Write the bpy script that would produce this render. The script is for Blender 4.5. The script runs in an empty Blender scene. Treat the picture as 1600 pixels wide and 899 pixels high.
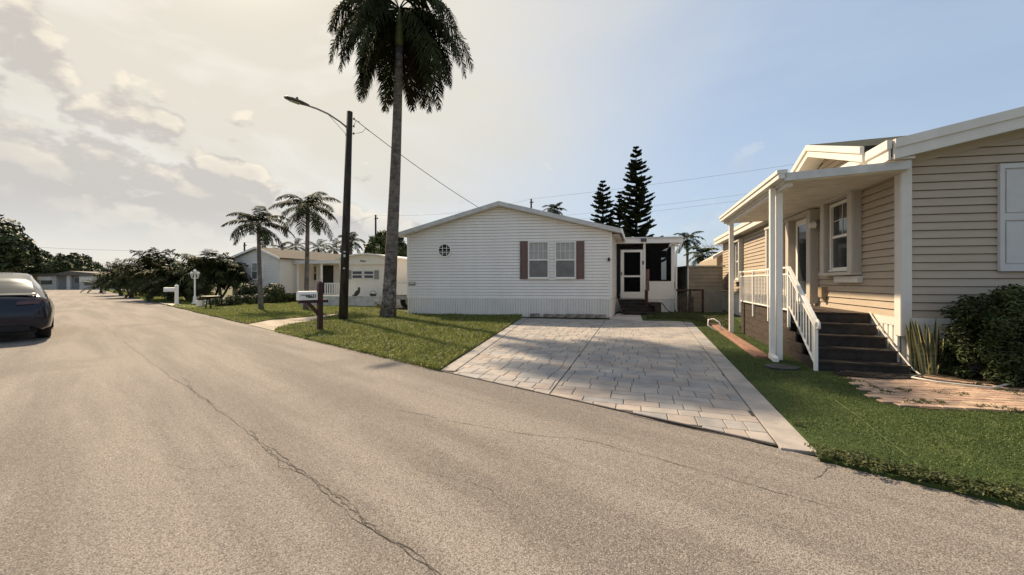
import bpy, math, random
import numpy as np
from mathutils import Vector
R = math.radians
rng = np.random.default_rng(7)
random.seed(7)
scn = bpy.context.scene
COL = scn.collection

# ---------------------------------------------------------------- camera
EYE = 1.4          # eye height in metres
FPX = 600.0        # focal length in pixels of a 1600 px wide picture
HOR = 440.0        # row of the horizon
cam = bpy.data.cameras.new('camera')
cam.sensor_width = 36.0
cam.lens = 36.0 * FPX / 1600.0
cam.shift_y = (HOR - 449.5) / 1600.0
cam.clip_start = 0.05
cam.clip_end = 5000
camo = bpy.data.objects.new('camera', cam)
COL.objects.link(camo)
camo.location = (0, 0, EYE)
camo.rotation_euler = (R(90), 0, 0)
scn.camera = camo

# ---------------------------------------------------------------- light
SUN_AZ = math.atan2(-0.64, 0.768)     # towards the sun, from +Y, positive to +X
SUN_EL = R(44)
sd = Vector((math.sin(SUN_AZ) * math.cos(SUN_EL), math.cos(SUN_AZ) * math.cos(SUN_EL), math.sin(SUN_EL)))
sun = bpy.data.lights.new('sun', 'SUN')
sun.energy = 5.0
sun.angle = R(1.6)
sun.color = (1.0, 0.79, 0.54)
suno = bpy.data.objects.new('sun', sun)
COL.objects.link(suno)
suno.rotation_euler = sd.to_track_quat('Z', 'Y').to_euler()
suno.location = (-10, 20, 30)

scn.view_settings.view_transform = 'Standard'
scn.view_settings.look = 'None'
scn.view_settings.gamma = 1
scn.view_settings.use_curve_mapping = False
scn.view_settings.exposure = 0.68

wd = bpy.data.worlds.new('World')
scn.world = wd
wd.use_nodes = True
nt = wd.node_tree
nt.nodes.clear()

class NB:
    """tiny node builder"""
    def __init__(s, tree):
        s.t = tree
    def n(s, typ, **kw):
        nd = s.t.nodes.new(typ)
        for k, v in kw.items():
            setattr(nd, k, v)
        return nd
    def put(s, sock, v):
        if isinstance(v, bpy.types.NodeSocket):
            s.t.links.new(v, sock)
        elif v is not None:
            sock.default_value = v
    def math(s, op, a, b=None, c=None, clamp=False):
        nd = s.n('ShaderNodeMath', operation=op)
        nd.use_clamp = clamp
        s.put(nd.inputs[0], a)
        s.put(nd.inputs[1], b)
        s.put(nd.inputs[2], c)
        return nd.outputs[0]
    def vmath(s, op, a, b=None):
        nd = s.n('ShaderNodeVectorMath', operation=op)
        s.put(nd.inputs[0], a)
        s.put(nd.inputs[1], b)
        return nd.outputs['Value'] if op in ('DOT_PRODUCT', 'LENGTH') else nd.outputs[0]
    def comb(s, x, y, z):
        nd = s.n('ShaderNodeCombineXYZ')
        for i, v in enumerate((x, y, z)):
            s.put(nd.inputs[i], v)
        return nd.outputs[0]
    def noise(s, vec, scale, detail=4, rough=0.55, dist=0.0):
        nd = s.n('ShaderNodeTexNoise')
        s.put(nd.inputs['Vector'], vec)
        nd.inputs['Scale'].default_value = scale
        nd.inputs['Detail'].default_value = detail
        nd.inputs['Roughness'].default_value = rough
        nd.inputs['Distortion'].default_value = dist
        return nd.outputs[0]
    def ramp(s, fac, lo, hi, a=0.0, b=1.0):
        nd = s.n('ShaderNodeMapRange', interpolation_type='SMOOTHSTEP')
        s.put(nd.inputs[0], fac)
        for i, v in zip((1, 2, 3, 4), (lo, hi, a, b)):
            s.put(nd.inputs[i], v)
        return nd.outputs[0]
    def mix(s, fac, a, b, blend='MIX'):
        nd = s.n('ShaderNodeMix', data_type='RGBA', blend_type=blend)
        s.put(nd.inputs[0], fac)
        s.put(nd.inputs[6], a if isinstance(a, bpy.types.NodeSocket) else (*a, 1))
        s.put(nd.inputs[7], b if isinstance(b, bpy.types.NodeSocket) else (*b, 1))
        return nd.outputs[2]

w = NB(nt)
sky = w.n('ShaderNodeTexSky', sky_type='NISHITA')
sky.sun_disc = False
sky.sun_elevation = SUN_EL
sky.sun_rotation = SUN_AZ
sky.altitude = 0
sky.air_density = 1.0
sky.dust_density = 2.0
sky.ozone_density = 1.0
tc = w.n('ShaderNodeTexCoord')
dirv = tc.outputs['Generated']
sx = w.n('ShaderNodeSeparateXYZ')
w.put(sx.inputs[0], dirv)
az = w.math('ARCTAN2', sx.outputs[0], sx.outputs[1])
el = w.math('ARCSINE', sx.outputs[2])
# a thin veil of high cloud over the whole sky, warmer towards the sun
sdot = w.vmath('DOT_PRODUCT', dirv, tuple(sd))
near_sun = w.ramp(sdot, 0.42, 0.96)
veil_n = w.noise(w.comb(w.math('MULTIPLY', az, 1.0), w.math('MULTIPLY', el, 2.6), 0.3), 1.6, 6, 0.55, 0.4)
veil_col = w.mix(near_sun, (3.35, 4.05, 4.95), (5.1, 4.8, 4.15))
veil_f = w.math('ADD', w.ramp(veil_n, 0.3, 0.75, 0.45, 0.75), w.math('MULTIPLY', near_sun, 0.42), clamp=True)
c1 = w.mix(veil_f, sky.outputs[0], veil_col)
# cumulus bank low over the horizon, higher to the left
def vor(vec, scale):
    nd = w.n('ShaderNodeTexVoronoi', feature='F1', voronoi_dimensions='2D')
    w.put(nd.inputs['Vector'], vec)
    nd.inputs['Scale'].default_value = scale
    return nd.outputs['Distance']
def cloud_density(daz, de):
    a2 = w.math('ADD', az, daz)
    e2 = w.math('ADD', el, de)
    v = w.comb(w.math('MULTIPLY', a2, 2.1), w.math('MULTIPLY', e2, 3.2), 4.61)
    warp = w.n('ShaderNodeTexNoise')
    w.put(warp.inputs['Vector'], v)
    warp.inputs['Scale'].default_value = 7.0
    warp.inputs['Detail'].default_value = 4
    v2 = w.vmath('ADD', v, w.vmath('SCALE', w.vmath('SUBTRACT', warp.outputs['Color'], (0.5, 0.5, 0.5)), None))
    v2.node.inputs[1].links[0].from_node.inputs['Scale'].default_value = 0.22
    big = w.noise(v, 1.5, 2, 0.5)
    mid_ = w.noise(v, 3.8, 8, 0.6)
    env = w.ramp(a2, -0.98, -0.12, 0.37, 0.14)           # top of the bank by azimuth
    top = w.math('SUBTRACT', env, e2)                     # >0 below the top
    d = w.math('MULTIPLY_ADD', top, 2.3, w.math('MULTIPLY', w.math('SUBTRACT', big, 0.5), 0.9))
    puff = w.math('MULTIPLY', w.math('SUBTRACT', mid_, 0.5), 1.0)
    puff = w.math('ADD', puff, w.math('MULTIPLY', w.math('SUBTRACT', 0.42, vor(v2, 2.6)), 0.60))
    puff = w.math('ADD', puff, w.math('MULTIPLY', w.math('SUBTRACT', 0.42, vor(v2, 6.0)), 0.36))
    return w.math('ADD', d, puff), puff
d0, f0 = cloud_density(0.0, 0.0)
d1, f1 = cloud_density(0.010, 0.030)
cov = w.ramp(d0, 0.0, 0.14)
rim = w.ramp(w.math('SUBTRACT', f0, f1), -0.02, 0.26)
body = w.mix(near_sun, (3.5, 3.9, 4.4), (3.85, 3.58, 3.3))
lit = w.mix(near_sun, (4.9, 5.0, 5.1), (6.3, 5.7, 4.65))
edge = w.math('MULTIPLY', rim, w.ramp(d0, 0.70, 0.04, 0.25, 1.0))
ccol = w.mix(edge, body, lit)
low_fade = w.ramp(el, 0.02, 0.16, 0.15, 0.9)
azf = w.ramp(az, -0.45, 0.35, 1.0, 0.3)
c2 = w.mix(w.math('MULTIPLY', w.math('MULTIPLY', cov, low_fade), azf), c1, ccol)
# bright haze right around the sun
aur = w.math('MULTIPLY', w.math('EXPONENT', w.math('MULTIPLY', w.math('SUBTRACT', sdot, 1.0), 150.0)), 45.0)
c2 = w.mix(1.0, c2, w.mix(1.0, (1.0, 0.88, 0.68), w.comb(aur, aur, aur), 'MULTIPLY'), 'ADD')
wd.cycles.sampling_method = 'MANUAL'
wd.cycles.sample_map_resolution = 512
bg = w.n('ShaderNodeBackground')
w.put(bg.inputs[0], c2)
bg.inputs[1].default_value = 0.10
wo = w.n('ShaderNodeOutputWorld')
nt.links.new(bg.outputs[0], wo.inputs[0])

# ---------------------------------------------------------------- helpers
def G(px, py, h=0.0):
    """point at height h that the photograph shows at pixel (px, py)"""
    z = (EYE - h) * FPX / (py - HOR)
    return Vector(((px - 800.0) / FPX * z, z, h))

def at(px, py, Y):
    return Vector(((px - 800.0) / FPX * Y, Y, EYE - (py - HOR) / FPX * Y))

MATS = {}
def mat(name, col, rough=0.7, var=0.12, scale=6.0, bump=0.0, bscale=60.0, col2=None, spec=0.3, metal=0.0, detail=5, stretch=None, coat=0.0):
    if name in MATS:
        return MATS[name]
    m = bpy.data.materials.new(name)
    m.use_nodes = True
    t = m.node_tree
    b = t.nodes['Principled BSDF']
    nb = NB(t)
    tcn = nb.n('ShaderNodeTexCoord')
    vec = tcn.outputs['Object']
    if stretch:
        vec = nb.vmath('MULTIPLY', vec, stretch)
    nz = nb.noise(vec, scale, detail, 0.6)
    c2 = col2 if col2 else tuple(max(0, c * (1 - 2.2 * var)) for c in col)
    c1 = col if col2 else tuple(min(1, c * (1 + var)) for c in col)
    out = nb.mix(nb.ramp(nz, 0.3, 0.7), c2, c1)
    nb.put(b.inputs['Base Color'], out)
    b.inputs['Roughness'].default_value = rough
    b.inputs['Specular IOR Level'].default_value = spec
    b.inputs['Metallic'].default_value = metal
    b.inputs['Coat Weight'].default_value = coat
    if bump > 0:
        bn = nb.n('ShaderNodeBump')
        bn.inputs['Strength'].default_value = bump
        bn.inputs['Distance'].default_value = 0.01
        nb.put(bn.inputs['Height'], nb.noise(vec, bscale, 4, 0.6))
        nb.put(b.inputs['Normal'], bn.outputs[0])
    MATS[name] = m
    return m

ORG = {}
def origin_of(o):
    return ORG.get(o.name, Vector((0, 0, 0)))

def tag(o, label=None, cat=None, group=None, kind=None):
    if label: o['label'] = label
    if cat: o['category'] = cat
    if group: o['group'] = group
    if kind: o['kind'] = kind
    return o

def thing(name, loc, label, cat, group=None):
    o = bpy.data.objects.new(name, None)
    COL.objects.link(o)
    o.empty_display_size = 0.2
    o.location = loc
    ORG[o.name] = Vector(loc)
    return tag(o, label, cat, group)

def link_mesh(name, me, m, parent=None, smooth=False, org=None):
    o = bpy.data.objects.new(name, me)
    COL.objects.link(o)
    if parent is not None:
        o.parent = parent
        ORG[o.name] = origin_of(parent)
    else:
        ORG[o.name] = Vector(org) if org is not None else Vector((0, 0, 0))
        if org is not None:
            o.location = org
    if m is not None and len(me.materials) == 0:
        me.materials.append(m)
    if smooth:
        me.polygons.foreach_set('use_smooth', [True] * len(me.polygons))
    return o

class MB:
    """collects faces in world coordinates, builds one mesh object"""
    def __init__(s):
        s.v = []
        s.f = []
    def add(s, vs, fs):
        k = len(s.v)
        s.v += [Vector(p) for p in vs]
        s.f += [tuple(i + k for i in f) for f in fs]
        return s
    def hexa(s, p):
        return s.add(p, [(0, 3, 2, 1), (4, 5, 6, 7), (0, 1, 5, 4), (1, 2, 6, 5), (2, 3, 7, 6), (3, 0, 4, 7)])
    def box(s, x0, x1, y0, y1, z0, z1):
        return s.hexa([(x0, y0, z0), (x1, y0, z0), (x1, y1, z0), (x0, y1, z0), (x0, y0, z1), (x1, y0, z1), (x1, y1, z1), (x0, y1, z1)])
    def prism(s, poly, vec):
        n = len(poly)
        a = [Vector(p) for p in poly]
        b = [p + Vector(vec) for p in a]
        fs = [tuple(range(n - 1, -1, -1)), tuple(range(n, 2 * n))]
        fs += [(i, (i + 1) % n, n + (i + 1) % n, n + i) for i in range(n)]
        return s.add(a + b, fs)
    def tube(s, pts, rad, seg=8, caps=True):
        pts = [Vector(p) for p in pts]
        n = len(pts)
        rads = rad if isinstance(rad, (list, tuple)) else [rad] * n
        k = len(s.v)
        ref = None
        for i, p in enumerate(pts):
            t = (pts[min(i + 1, n - 1)] - pts[max(i - 1, 0)]).normalized()
            if ref is None:
                ref = Vector((0, 0, 1)) if abs(t.z) < 0.9 else Vector((1, 0, 0))
            a = (ref - t * ref.dot(t)).normalized()
            ref = a
            b = t.cross(a)
            for j in range(seg):
                an = 2 * math.pi * j / seg
                s.v.append(p + (a * math.cos(an) + b * math.sin(an)) * rads[i])
        for i in range(n - 1):
            for j in range(seg):
                j2 = (j + 1) % seg
                s.f.append((k + i * seg + j, k + i * seg + j2, k + (i + 1) * seg + j2, k + (i + 1) * seg + j))
        if caps:
            s.f.append(tuple(k + j for j in range(seg - 1, -1, -1)))
            s.f.append(tuple(k + (n - 1) * seg + j for j in range(seg)))
        return s
    def lathe(s, c, prof, seg=16):
        c = Vector(c)
        k = len(s.v)
        for r, z in prof:
            for j in range(seg):
                a = 2 * math.pi * j / seg
                s.v.append(c + Vector((r * math.cos(a), r * math.sin(a), z)))
        for i in range(len(prof) - 1):
            for j in range(seg):
                j2 = (j + 1) % seg
                s.f.append((k + i * seg + j, k + i * seg + j2, k + (i + 1) * seg + j2, k + (i + 1) * seg + j))
        s.f.append(tuple(k + j for j in range(seg - 1, -1, -1)))
        s.f.append(tuple(k + (len(prof) - 1) * seg + j for j in range(seg)))
        return s
    def build(s, name, m, parent=None, smooth=False, org=None):
        o0 = origin_of(parent) if parent is not None else (Vector(org) if org is not None else Vector((0, 0, 0)))
        me = bpy.data.meshes.new(name)
        me.from_pydata([tuple(p - o0) for p in s.v], [], s.f)
        me.update()
        return link_mesh(name, me, m, parent, smooth, org)

class Frame:
    """a wall: origin, u along it, n out of it, up is z"""
    def __init__(s, O, u, n):
        s.O = Vector(O)
        s.u = Vector(u).normalized()
        s.n = Vector(n).normalized()
    def p(s, a, h, o=0.0):
        q = s.O + s.u * a + s.n * o
        return Vector((q.x, q.y, s.O.z + h))
    def pix(s, px, py, o=0.0):
        """(along, height) where the ray of a pixel meets the wall"""
        d = Vector(((px - 800) / FPX, 1.0, -(py - HOR) / FPX))
        q0 = s.O + s.n * o
        c = Vector((0, 0, EYE))
        t = (q0 - c).dot(s.n) / d.dot(s.n)
        q = c + d * t
        return (q - q0).dot(s.u), q.z - s.O.z
    def hexa(s, mb, a0, a1, h0, h1, o0, o1):
        return mb.hexa([s.p(a0, h0, o0), s.p(a1, h0, o0), s.p(a1, h0, o1), s.p(a0, h0, o1), s.p(a0, h1, o0), s.p(a1, h1, o0), s.p(a1, h1, o1), s.p(a0, h1, o1)])
    def box(s, name, m, parent, a0, a1, h0, h1, o0, o1):
        return s.hexa(MB(), a0, a1, h0, h1, o0, o1).build(name, m, parent)
    def poly(s, name, m, parent, pts, o0, o1):
        return MB().prism([s.p(a, h, o0) for a, h in pts], s.n * (o1 - o0)).build(name, m, parent)

GAP = 0.013
def lap_siding(fr, wall, m, a0, a1, h0, h1, step=0.12, lim=None, proud=0.026):
    """one plank object per course; lim(h) -> (a_min, a_max)"""
    h = h0
    while h < h1 - 0.02:
        t = min(h + step, h1)
        lo, hi = (a0, a1) if lim is None else lim(t)
        lo0, hi0 = (a0, a1) if lim is None else lim(h)
        lo, hi, lo0, hi0 = max(lo, a0), min(hi, a1), max(lo0, a0), min(hi0, a1)
        if hi0 - lo0 > 0.1:
            if hi < lo: lo = hi = (lo0 + hi0) / 2
            cuts = [lo0]
            x = lo0 + random.uniform(1.0, 3.6)
            while x < hi0 - 0.8:
                cuts.append(x)
                x += 3.66
            cuts.append(hi0)
            flip = random.random() < 0.5
            for ci, (c0, c1) in enumerate(zip(cuts, cuts[1:])):
                j = random.uniform(-0.001, 0.001) + (0.0022 if (ci % 2) == flip else 0.0)
                e0 = c0 if ci else None
                l_, h_ = (lo if ci == 0 else c0), (hi if ci == len(cuts) - 2 else c1)
                l_, h_ = min(max(l_, c0), c1), max(min(h_, c1), c0)
                mb = MB()
                mb.hexa([fr.p(c0, h, 0.0), fr.p(c1, h, 0.0), fr.p(c1, h, proud + j), fr.p(c0, h, proud + j),
                         fr.p(l_, t - GAP, 0.0), fr.p(h_, t - GAP, 0.0), fr.p(h_, t - GAP, 0.006 + max(j, 0)), fr.p(l_, t - GAP, 0.006 + max(j, 0))])
                mb.build('siding_plank', m, wall)
        h = t

def skirting(fr, parent, m, a0, a1, h0, h1, pw=0.4, rib=0.1, top=None):
    """ribbed vertical panels"""
    n = max(1, round((a1 - a0) / pw))
    for i in range(n):
        x0 = a0 + (a1 - a0) * i / n + 0.001
        x1 = a0 + (a1 - a0) * (i + 1) / n - 0.001
        k = max(1, round((x1 - x0) / rib))
        prof = []
        for j in range(k):
            q = x0 + (x1 - x0) * j / k
            wd_ = (x1 - x0) / k
            prof += [(q, 0.0), (q + 0.08 * wd_, 0.024), (q + 0.74 * wd_, 0.024), (q + 0.84 * wd_, 0.0)]
        prof.append((x1, 0.0))
        mb = MB()
        jit = random.uniform(-0.002, 0.002)
        vs = [fr.p(a, h0, o + jit) for a, o in prof] + [fr.p(a, h1, o + jit) for a, o in prof]
        L = len(prof)
        mb.add(vs, [(q, q + 1, L + q + 1, L + q) for q in range(L - 1)])
        mb.build('skirting_panel', m, parent)

# ---------------------------------------------------------------- materials
M_SID_W = mat('white_siding', (0.82, 0.79, 0.74), 0.55, 0.05, 1.6, col2=(0.775, 0.74, 0.685), stretch=(1.6, 1.6, 0.18))
M_WHITE = mat('white_trim', (0.81, 0.78, 0.725), 0.5, 0.02, 4.0)
M_WHITE2 = mat('aged_white_trim', (0.66, 0.63, 0.58), 0.55, 0.025, 3.0)
M_SKIRT = mat('white_skirting', (0.74, 0.705, 0.65), 0.5, 0.03, 2.0, stretch=(1, 1, 0.4))
M_SID_B = mat('beige_siding', (0.435, 0.362, 0.283), 0.6, 0.05, 2.0, bump=0.15, bscale=25, stretch=(1, 1, 6), col2=(0.40, 0.33, 0.25))
M_ROOFG = mat('grey_shingle', (0.20, 0.185, 0.165), 0.9, 0.2, 12.0, bump=0.5, bscale=60)
M_ROOFD = mat('dark_shingle', (0.034, 0.040, 0.028), 0.9, 0.25, 14.0, bump=0.5, bscale=60)
M_FASC = mat('grey_white_fascia', (0.55, 0.545, 0.53), 0.5, 0.06, 4.0)
M_MAUVE = mat('mauve_shutter', (0.165, 0.105, 0.088), 0.6, 0.05, 7.0)
M_GLASS = mat('window_glass', (0.035, 0.04, 0.042), 0.08, 0.1, 2.0, spec=0.6)
M_BLIND = mat('blind_behind_glass', (0.36, 0.355, 0.33), 0.18, 0.06, 3.0, spec=0.5)
M_BLIND2 = mat('blind_behind_screen', (0.17, 0.165, 0.155), 0.35, 0.1, 3.0, spec=0.4)
M_SCREEN = mat('dark_screen', (0.010, 0.010, 0.011), 0.5, 0.1, 3.0, spec=0.15)
M_DECK = mat('dark_brown_decking', (0.068, 0.053, 0.044), 0.65, 0.2, 6.0, stretch=(1, 1, 6), bump=0.1)
M_STEP = mat('dark_step_board', (0.032, 0.026, 0.022), 0.6, 0.2, 8.0, bump=0.15)
M_MAROON = mat('maroon_paint', (0.055, 0.022, 0.019), 0.6, 0.2, 9.0)
M_MAROON2 = mat('faded_maroon_paint', (0.16, 0.085, 0.075), 0.6, 0.2, 9.0)
M_METAL = mat('grey_metal', (0.28, 0.28, 0.27), 0.4, 0.1, 6.0, metal=0.6)
M_BLACK = mat('black_plastic', (0.014, 0.014, 0.014), 0.5, 0.2, 5.0)
M_POLE = mat('weathered_pole_wood', (0.045, 0.036, 0.028), 0.85, 0.3, 9.0, stretch=(1, 1, 0.15), bump=0.5, bscale=40)
M_TRUNK = mat('grey_palm_bark', (0.20, 0.175, 0.15), 0.9, 0.3, 5.0, bump=0.6, bscale=24, col2=(0.085, 0.07, 0.06))
M_SHAFT = mat('green_crownshaft', (0.13, 0.15, 0.045), 0.5, 0.15, 4.0)
M_FROND = mat('palm_frond', (0.042, 0.050, 0.018), 0.75, 0.3, 1.6, spec=0.08)
M_FROND2 = mat('brown_palm_frond', (0.05, 0.038, 0.022), 0.8, 0.3, 1.6, spec=0.06)
M_FRONDL = mat('light_palm_frond', (0.060, 0.072, 0.026), 0.7, 0.3, 1.6, spec=0.1)
M_LEAF = mat('dark_leaves', (0.062, 0.080, 0.027), 0.6, 0.35, 1.1, spec=0.25)
M_LEAF2 = mat('mid_green_leaves', (0.075, 0.098, 0.032), 0.6, 0.35, 1.3, spec=0.25)
M_PINE = mat('norfolk_needles', (0.034, 0.050, 0.022), 0.7, 0.3, 1.0, spec=0.15)
M_BARK = mat('brown_bark', (0.07, 0.055, 0.042), 0.9, 0.3, 8.0, bump=0.5)
M_WIRE = mat('black_wire', (0.02, 0.02, 0.02), 0.5, 0.05)
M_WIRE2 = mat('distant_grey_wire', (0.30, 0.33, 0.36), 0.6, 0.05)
M_CONC = mat('pale_concrete', (0.46, 0.42, 0.36), 0.85, 0.1, 3.0, bump=0.2)

# ================================================================ SETTING
def ground_mat(name, cols, scales, rough=0.9, bump=0.5, bscale=90, bdist=0.01):
    m = bpy.data.materials.new(name)
    m.use_nodes = True
    t = m.node_tree
    b = t.nodes['Principled BSDF']
    nb = NB(t)
    v = nb.n('ShaderNodeTexCoord').outputs['Object']
    c = nb.mix(nb.ramp(nb.noise(v, scales[0], 5, 0.6), 0.35, 0.65), cols[0], cols[1])
    for col, sc in zip(cols[2:], scales[1:]):
        c = nb.mix(nb.ramp(nb.noise(v, sc, 4, 0.65), 0.48, 0.68), c, col)
    nb.put(b.inputs['Base Color'], c)
    b.inputs['Roughness'].default_value = rough
    b.inputs['Specular IOR Level'].default_value = 0.2
    bn = nb.n('ShaderNodeBump')
    bn.inputs['Strength'].default_value = bump
    bn.inputs['Distance'].default_value = bdist
    nb.put(bn.inputs['Height'], nb.noise(v, bscale, 4, 0.65))
    nb.put(b.inputs['Normal'], bn.outputs[0])
    MATS[name] = m
    return m

def asphalt():
    m = bpy.data.materials.new('worn_tan_asphalt')
    m.use_nodes = True
    t = m.node_tree
    b = t.nodes['Principled BSDF']
    nb = NB(t)
    v = nb.n('ShaderNodeTexCoord').outputs['Object']
    # broad wear, running with the road
    rv = nb.n('ShaderNodeMapping')
    rv.inputs['Rotation'].default_value = (0, 0, -math.atan2(0.653, -0.758))
    nb.put(rv.inputs[0], v)
    lanes = nb.vmath('MULTIPLY', rv.outputs[0], (0.10, 1.0, 1.0))
    wear = nb.noise(lanes, 1.4, 6, 0.62)
    patch = nb.noise(v, 0.55, 5, 0.6)
    base = nb.mix(nb.ramp(wear, 0.38, 0.62), (0.172, 0.158, 0.148), (0.268, 0.243, 0.222))
    base = nb.mix(nb.math('MULTIPLY', nb.ramp(patch, 0.5, 0.66), 0.55), base, (0.150, 0.138, 0.128))
    # aggregate
    vo = nb.n('ShaderNodeTexVoronoi', feature='F1')
    nb.put(vo.inputs['Vector'], v)
    vo.inputs['Scale'].default_value = 140.0
    rgb = nb.n('ShaderNodeSeparateColor')
    nb.put(rgb.inputs[0], vo.outputs['Color'])
    pale = nb.math('MULTIPLY', nb.ramp(rgb.outputs[0], 0.62, 1.0), 0.55)
    dark = nb.math('MULTIPLY', nb.ramp(rgb.outputs[1], 0.60, 0.98), 0.5)
    c = nb.mix(pale, base, (0.40, 0.36, 0.325))
    c = nb.mix(dark, c, (0.055, 0.047, 0.042))
    gap = nb.math('MULTIPLY', nb.ramp(vo.outputs['Distance'], 0.42, 0.75), 0.6)
    c = nb.mix(gap, c, (0.05, 0.043, 0.038))
    sp = nb.noise(v, 34.0, 3, 0.7)
    c = nb.mix(nb.math('MULTIPLY', nb.ramp(sp, 0.56, 0.74), 0.5), c, (0.085, 0.073, 0.064))
    stn = nb.n('ShaderNodeTexVoronoi', feature='F1')
    nb.put(stn.inputs['Vector'], nb.vmath('ADD', v, nb.vmath('MULTIPLY', nb.n('ShaderNodeTexNoise').outputs['Color'], (0.3, 0.3, 0))))
    stn.inputs['Scale'].default_value = 0.75
    scol = nb.n('ShaderNodeSeparateColor'); nb.put(scol.inputs[0], stn.outputs['Color'])
    drip = nb.math('MULTIPLY', nb.math('MULTIPLY', nb.ramp(stn.outputs['Distance'], 0.10, 0.02), nb.ramp(scol.outputs[0], 0.5, 0.8)), 0.55)
    c = nb.mix(drip, c, (0.06, 0.052, 0.046))
    nb.put(b.inputs['Base Color'], c)
    b.inputs['Roughness'].default_value = 0.85
    b.inputs['Specular IOR Level'].default_value = 0.25
    bn = nb.n('ShaderNodeBump')
    bn.inputs['Strength'].default_value = 0.55
    bn.inputs['Distance'].default_value = 0.006
    hgt = nb.math('SUBTRACT', nb.math('MULTIPLY', sp, 0.6), vo.outputs['Distance'])
    nb.put(bn.inputs['Height'], hgt)
    nb.put(b.inputs['Normal'], bn.outputs[0])
    return m

def sheet(name, pts, z, m, kind='structure', thick=0.0):
    mb = MB()
    if thick:
        mb.prism([(p[0], p[1], z - thick) for p in pts], (0, 0, thick))
    else:
        mb.add([(p[0], p[1], z) for p in pts], [tuple(range(len(pts)))])
    o = mb.build(name, m)
    tag(o, kind=kind)
    return o

def ccw(pts):
    a = sum(p[0] * q[1] - q[0] * p[1] for p, q in zip(pts, pts[1:] + pts[:1]))
    return pts if a > 0 else pts[::-1]

M_GROUND = ground_mat('rough_grass_ground', [(0.075, 0.085, 0.03), (0.10, 0.10, 0.045), (0.13, 0.11, 0.07)], [0.6, 0.15])
M_LAWN = ground_mat('lawn_soil', [(0.065, 0.075, 0.022), (0.10, 0.105, 0.035), (0.12, 0.095, 0.05)], [3.0, 1.2], bump=0.8)
M_TURF = ground_mat('green_turf', [(0.030, 0.052, 0.014), (0.046, 0.072, 0.019), (0.066, 0.088, 0.026)], [3.0, 1.0], bump=0.9, bscale=140)
M_ASPH = asphalt()

sheet('ground', [(-900, -300), (900, -300), (900, 1500), (-900, 1500)], -0.02, M_GROUND)
RD = Vector((-0.758, 0.653, 0)).normalized()       # along the road, away from the camera
RN = Vector((0.653, 0.758, 0)).normalized()        # across it, to the house side
def road_pt(along, across):
    return RD * along + RN * across
EDGE = 3.83
rp = [road_pt(-30, -2.1), road_pt(-30, EDGE + 0.07), road_pt(78, EDGE + 0.07), road_pt(86, EDGE + 4), road_pt(94, EDGE + 30), road_pt(101, EDGE + 30), road_pt(101, -40), road_pt(93, -40), road_pt(86, -8), road_pt(78, -2.1)]
# fine strips along both edges keep the outline a little ragged
def ragged(a, b, step, amp):
    n = max(1, int((b - a).length / step))
    out = []
    for i in range(n + 1):
        q = a.lerp(b, i / n)
        s = amp * (0.5 * math.sin(i * 1.7) + 0.5 * math.sin(i * 0.63 + 1.0) + random.uniform(-0.5, 0.5))
        out.append(q + RN * s)
    return out
road_pts = [rp[0]] + ragged(rp[1], rp[2], 0.25, 0.025) + rp[3:]
road = sheet('road', [tuple(p) for p in road_pts], 0.0, M_ASPH)

# cracks in the asphalt: thin dark grooves following the lane joint
M_CRACK = mat('crack_fill', (0.088, 0.077, 0.068), 0.95, 0.2, 20.0)
def crack(pix, wpx, jag, name='crack', wmax=0.03, step=0.05):
    pts = [G(*p) for p in pix]
    mb = MB()
    line = []
    for a, b in zip(pts, pts[1:]):
        L = (b - a).length
        n = max(2, int(L / step))
        for i in range(n):
            line.append(a.lerp(b, i / n))
    off = 0.0
    vs = []
    fs = []
    for i, p in enumerate(line):
        t = (line[min(i + 1, len(line) - 1)] - line[max(i - 1, 0)])
        t = Vector((t.x, t.y, 0)).normalized()
        nrm = Vector((-t.y, t.x, 0))
        off = off * 0.86 + random.uniform(-jag, jag)
        wid = wpx * (0.35 + 0.9 * random.random()) * (0.5 + 0.5 * abs(math.sin(i * 0.21)))
        q = p + nrm * off
        vs += [q + nrm * wid * 0.5 + Vector((0, 0, 0.0035)), q - nrm * wid * 0.5 + Vector((0, 0, 0.0035))]
        if i:
            k = 2 * i
            fs.append((k - 2, k - 1, k + 1, k))
    mb.add(vs, fs)
    return mb.build(name, M_CRACK, road)
main_line = [(690, 905), (600, 838), (520, 778), (430, 710), (395, 682), (330, 632), (260, 585), (200, 540), (160, 505), (130, 480), (108, 463)]
crack(main_line, 0.006, 0.012)
crack([(690, 900), (575, 815), (480, 745), (415, 700)], 0.008, 0.014, step=0.03)
crack([(475, 745), (440, 730), (410, 700), (385, 672)], 0.006, 0.012, step=0.03)
crack([(600, 835), (570, 820), (545, 792), (520, 770)], 0.005, 0.012, step=0.025)
crack([(800, 790), (760, 760), (700, 742), (640, 728)], 0.004, 0.015, step=0.03)
crack([(230, 720), (300, 735), (380, 728)], 0.004, 0.015, step=0.03)
crack([(330, 634), (302, 610), (280, 590)], 0.008, 0.02, step=0.03)
crack([(620, 640), (720, 662), (800, 675), (930, 690), (1040, 720), (1110, 738), (1200, 765), (1330, 800)], 0.006, 0.012, step=0.04)
crack([(1303, 725), (1285, 742), (1268, 752)], 0.007, 0.008, step=0.03)
crack([(900, 622), (1000, 652), (1130, 680), (1280, 712)], 0.012, 0.010, step=0.04)

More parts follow.
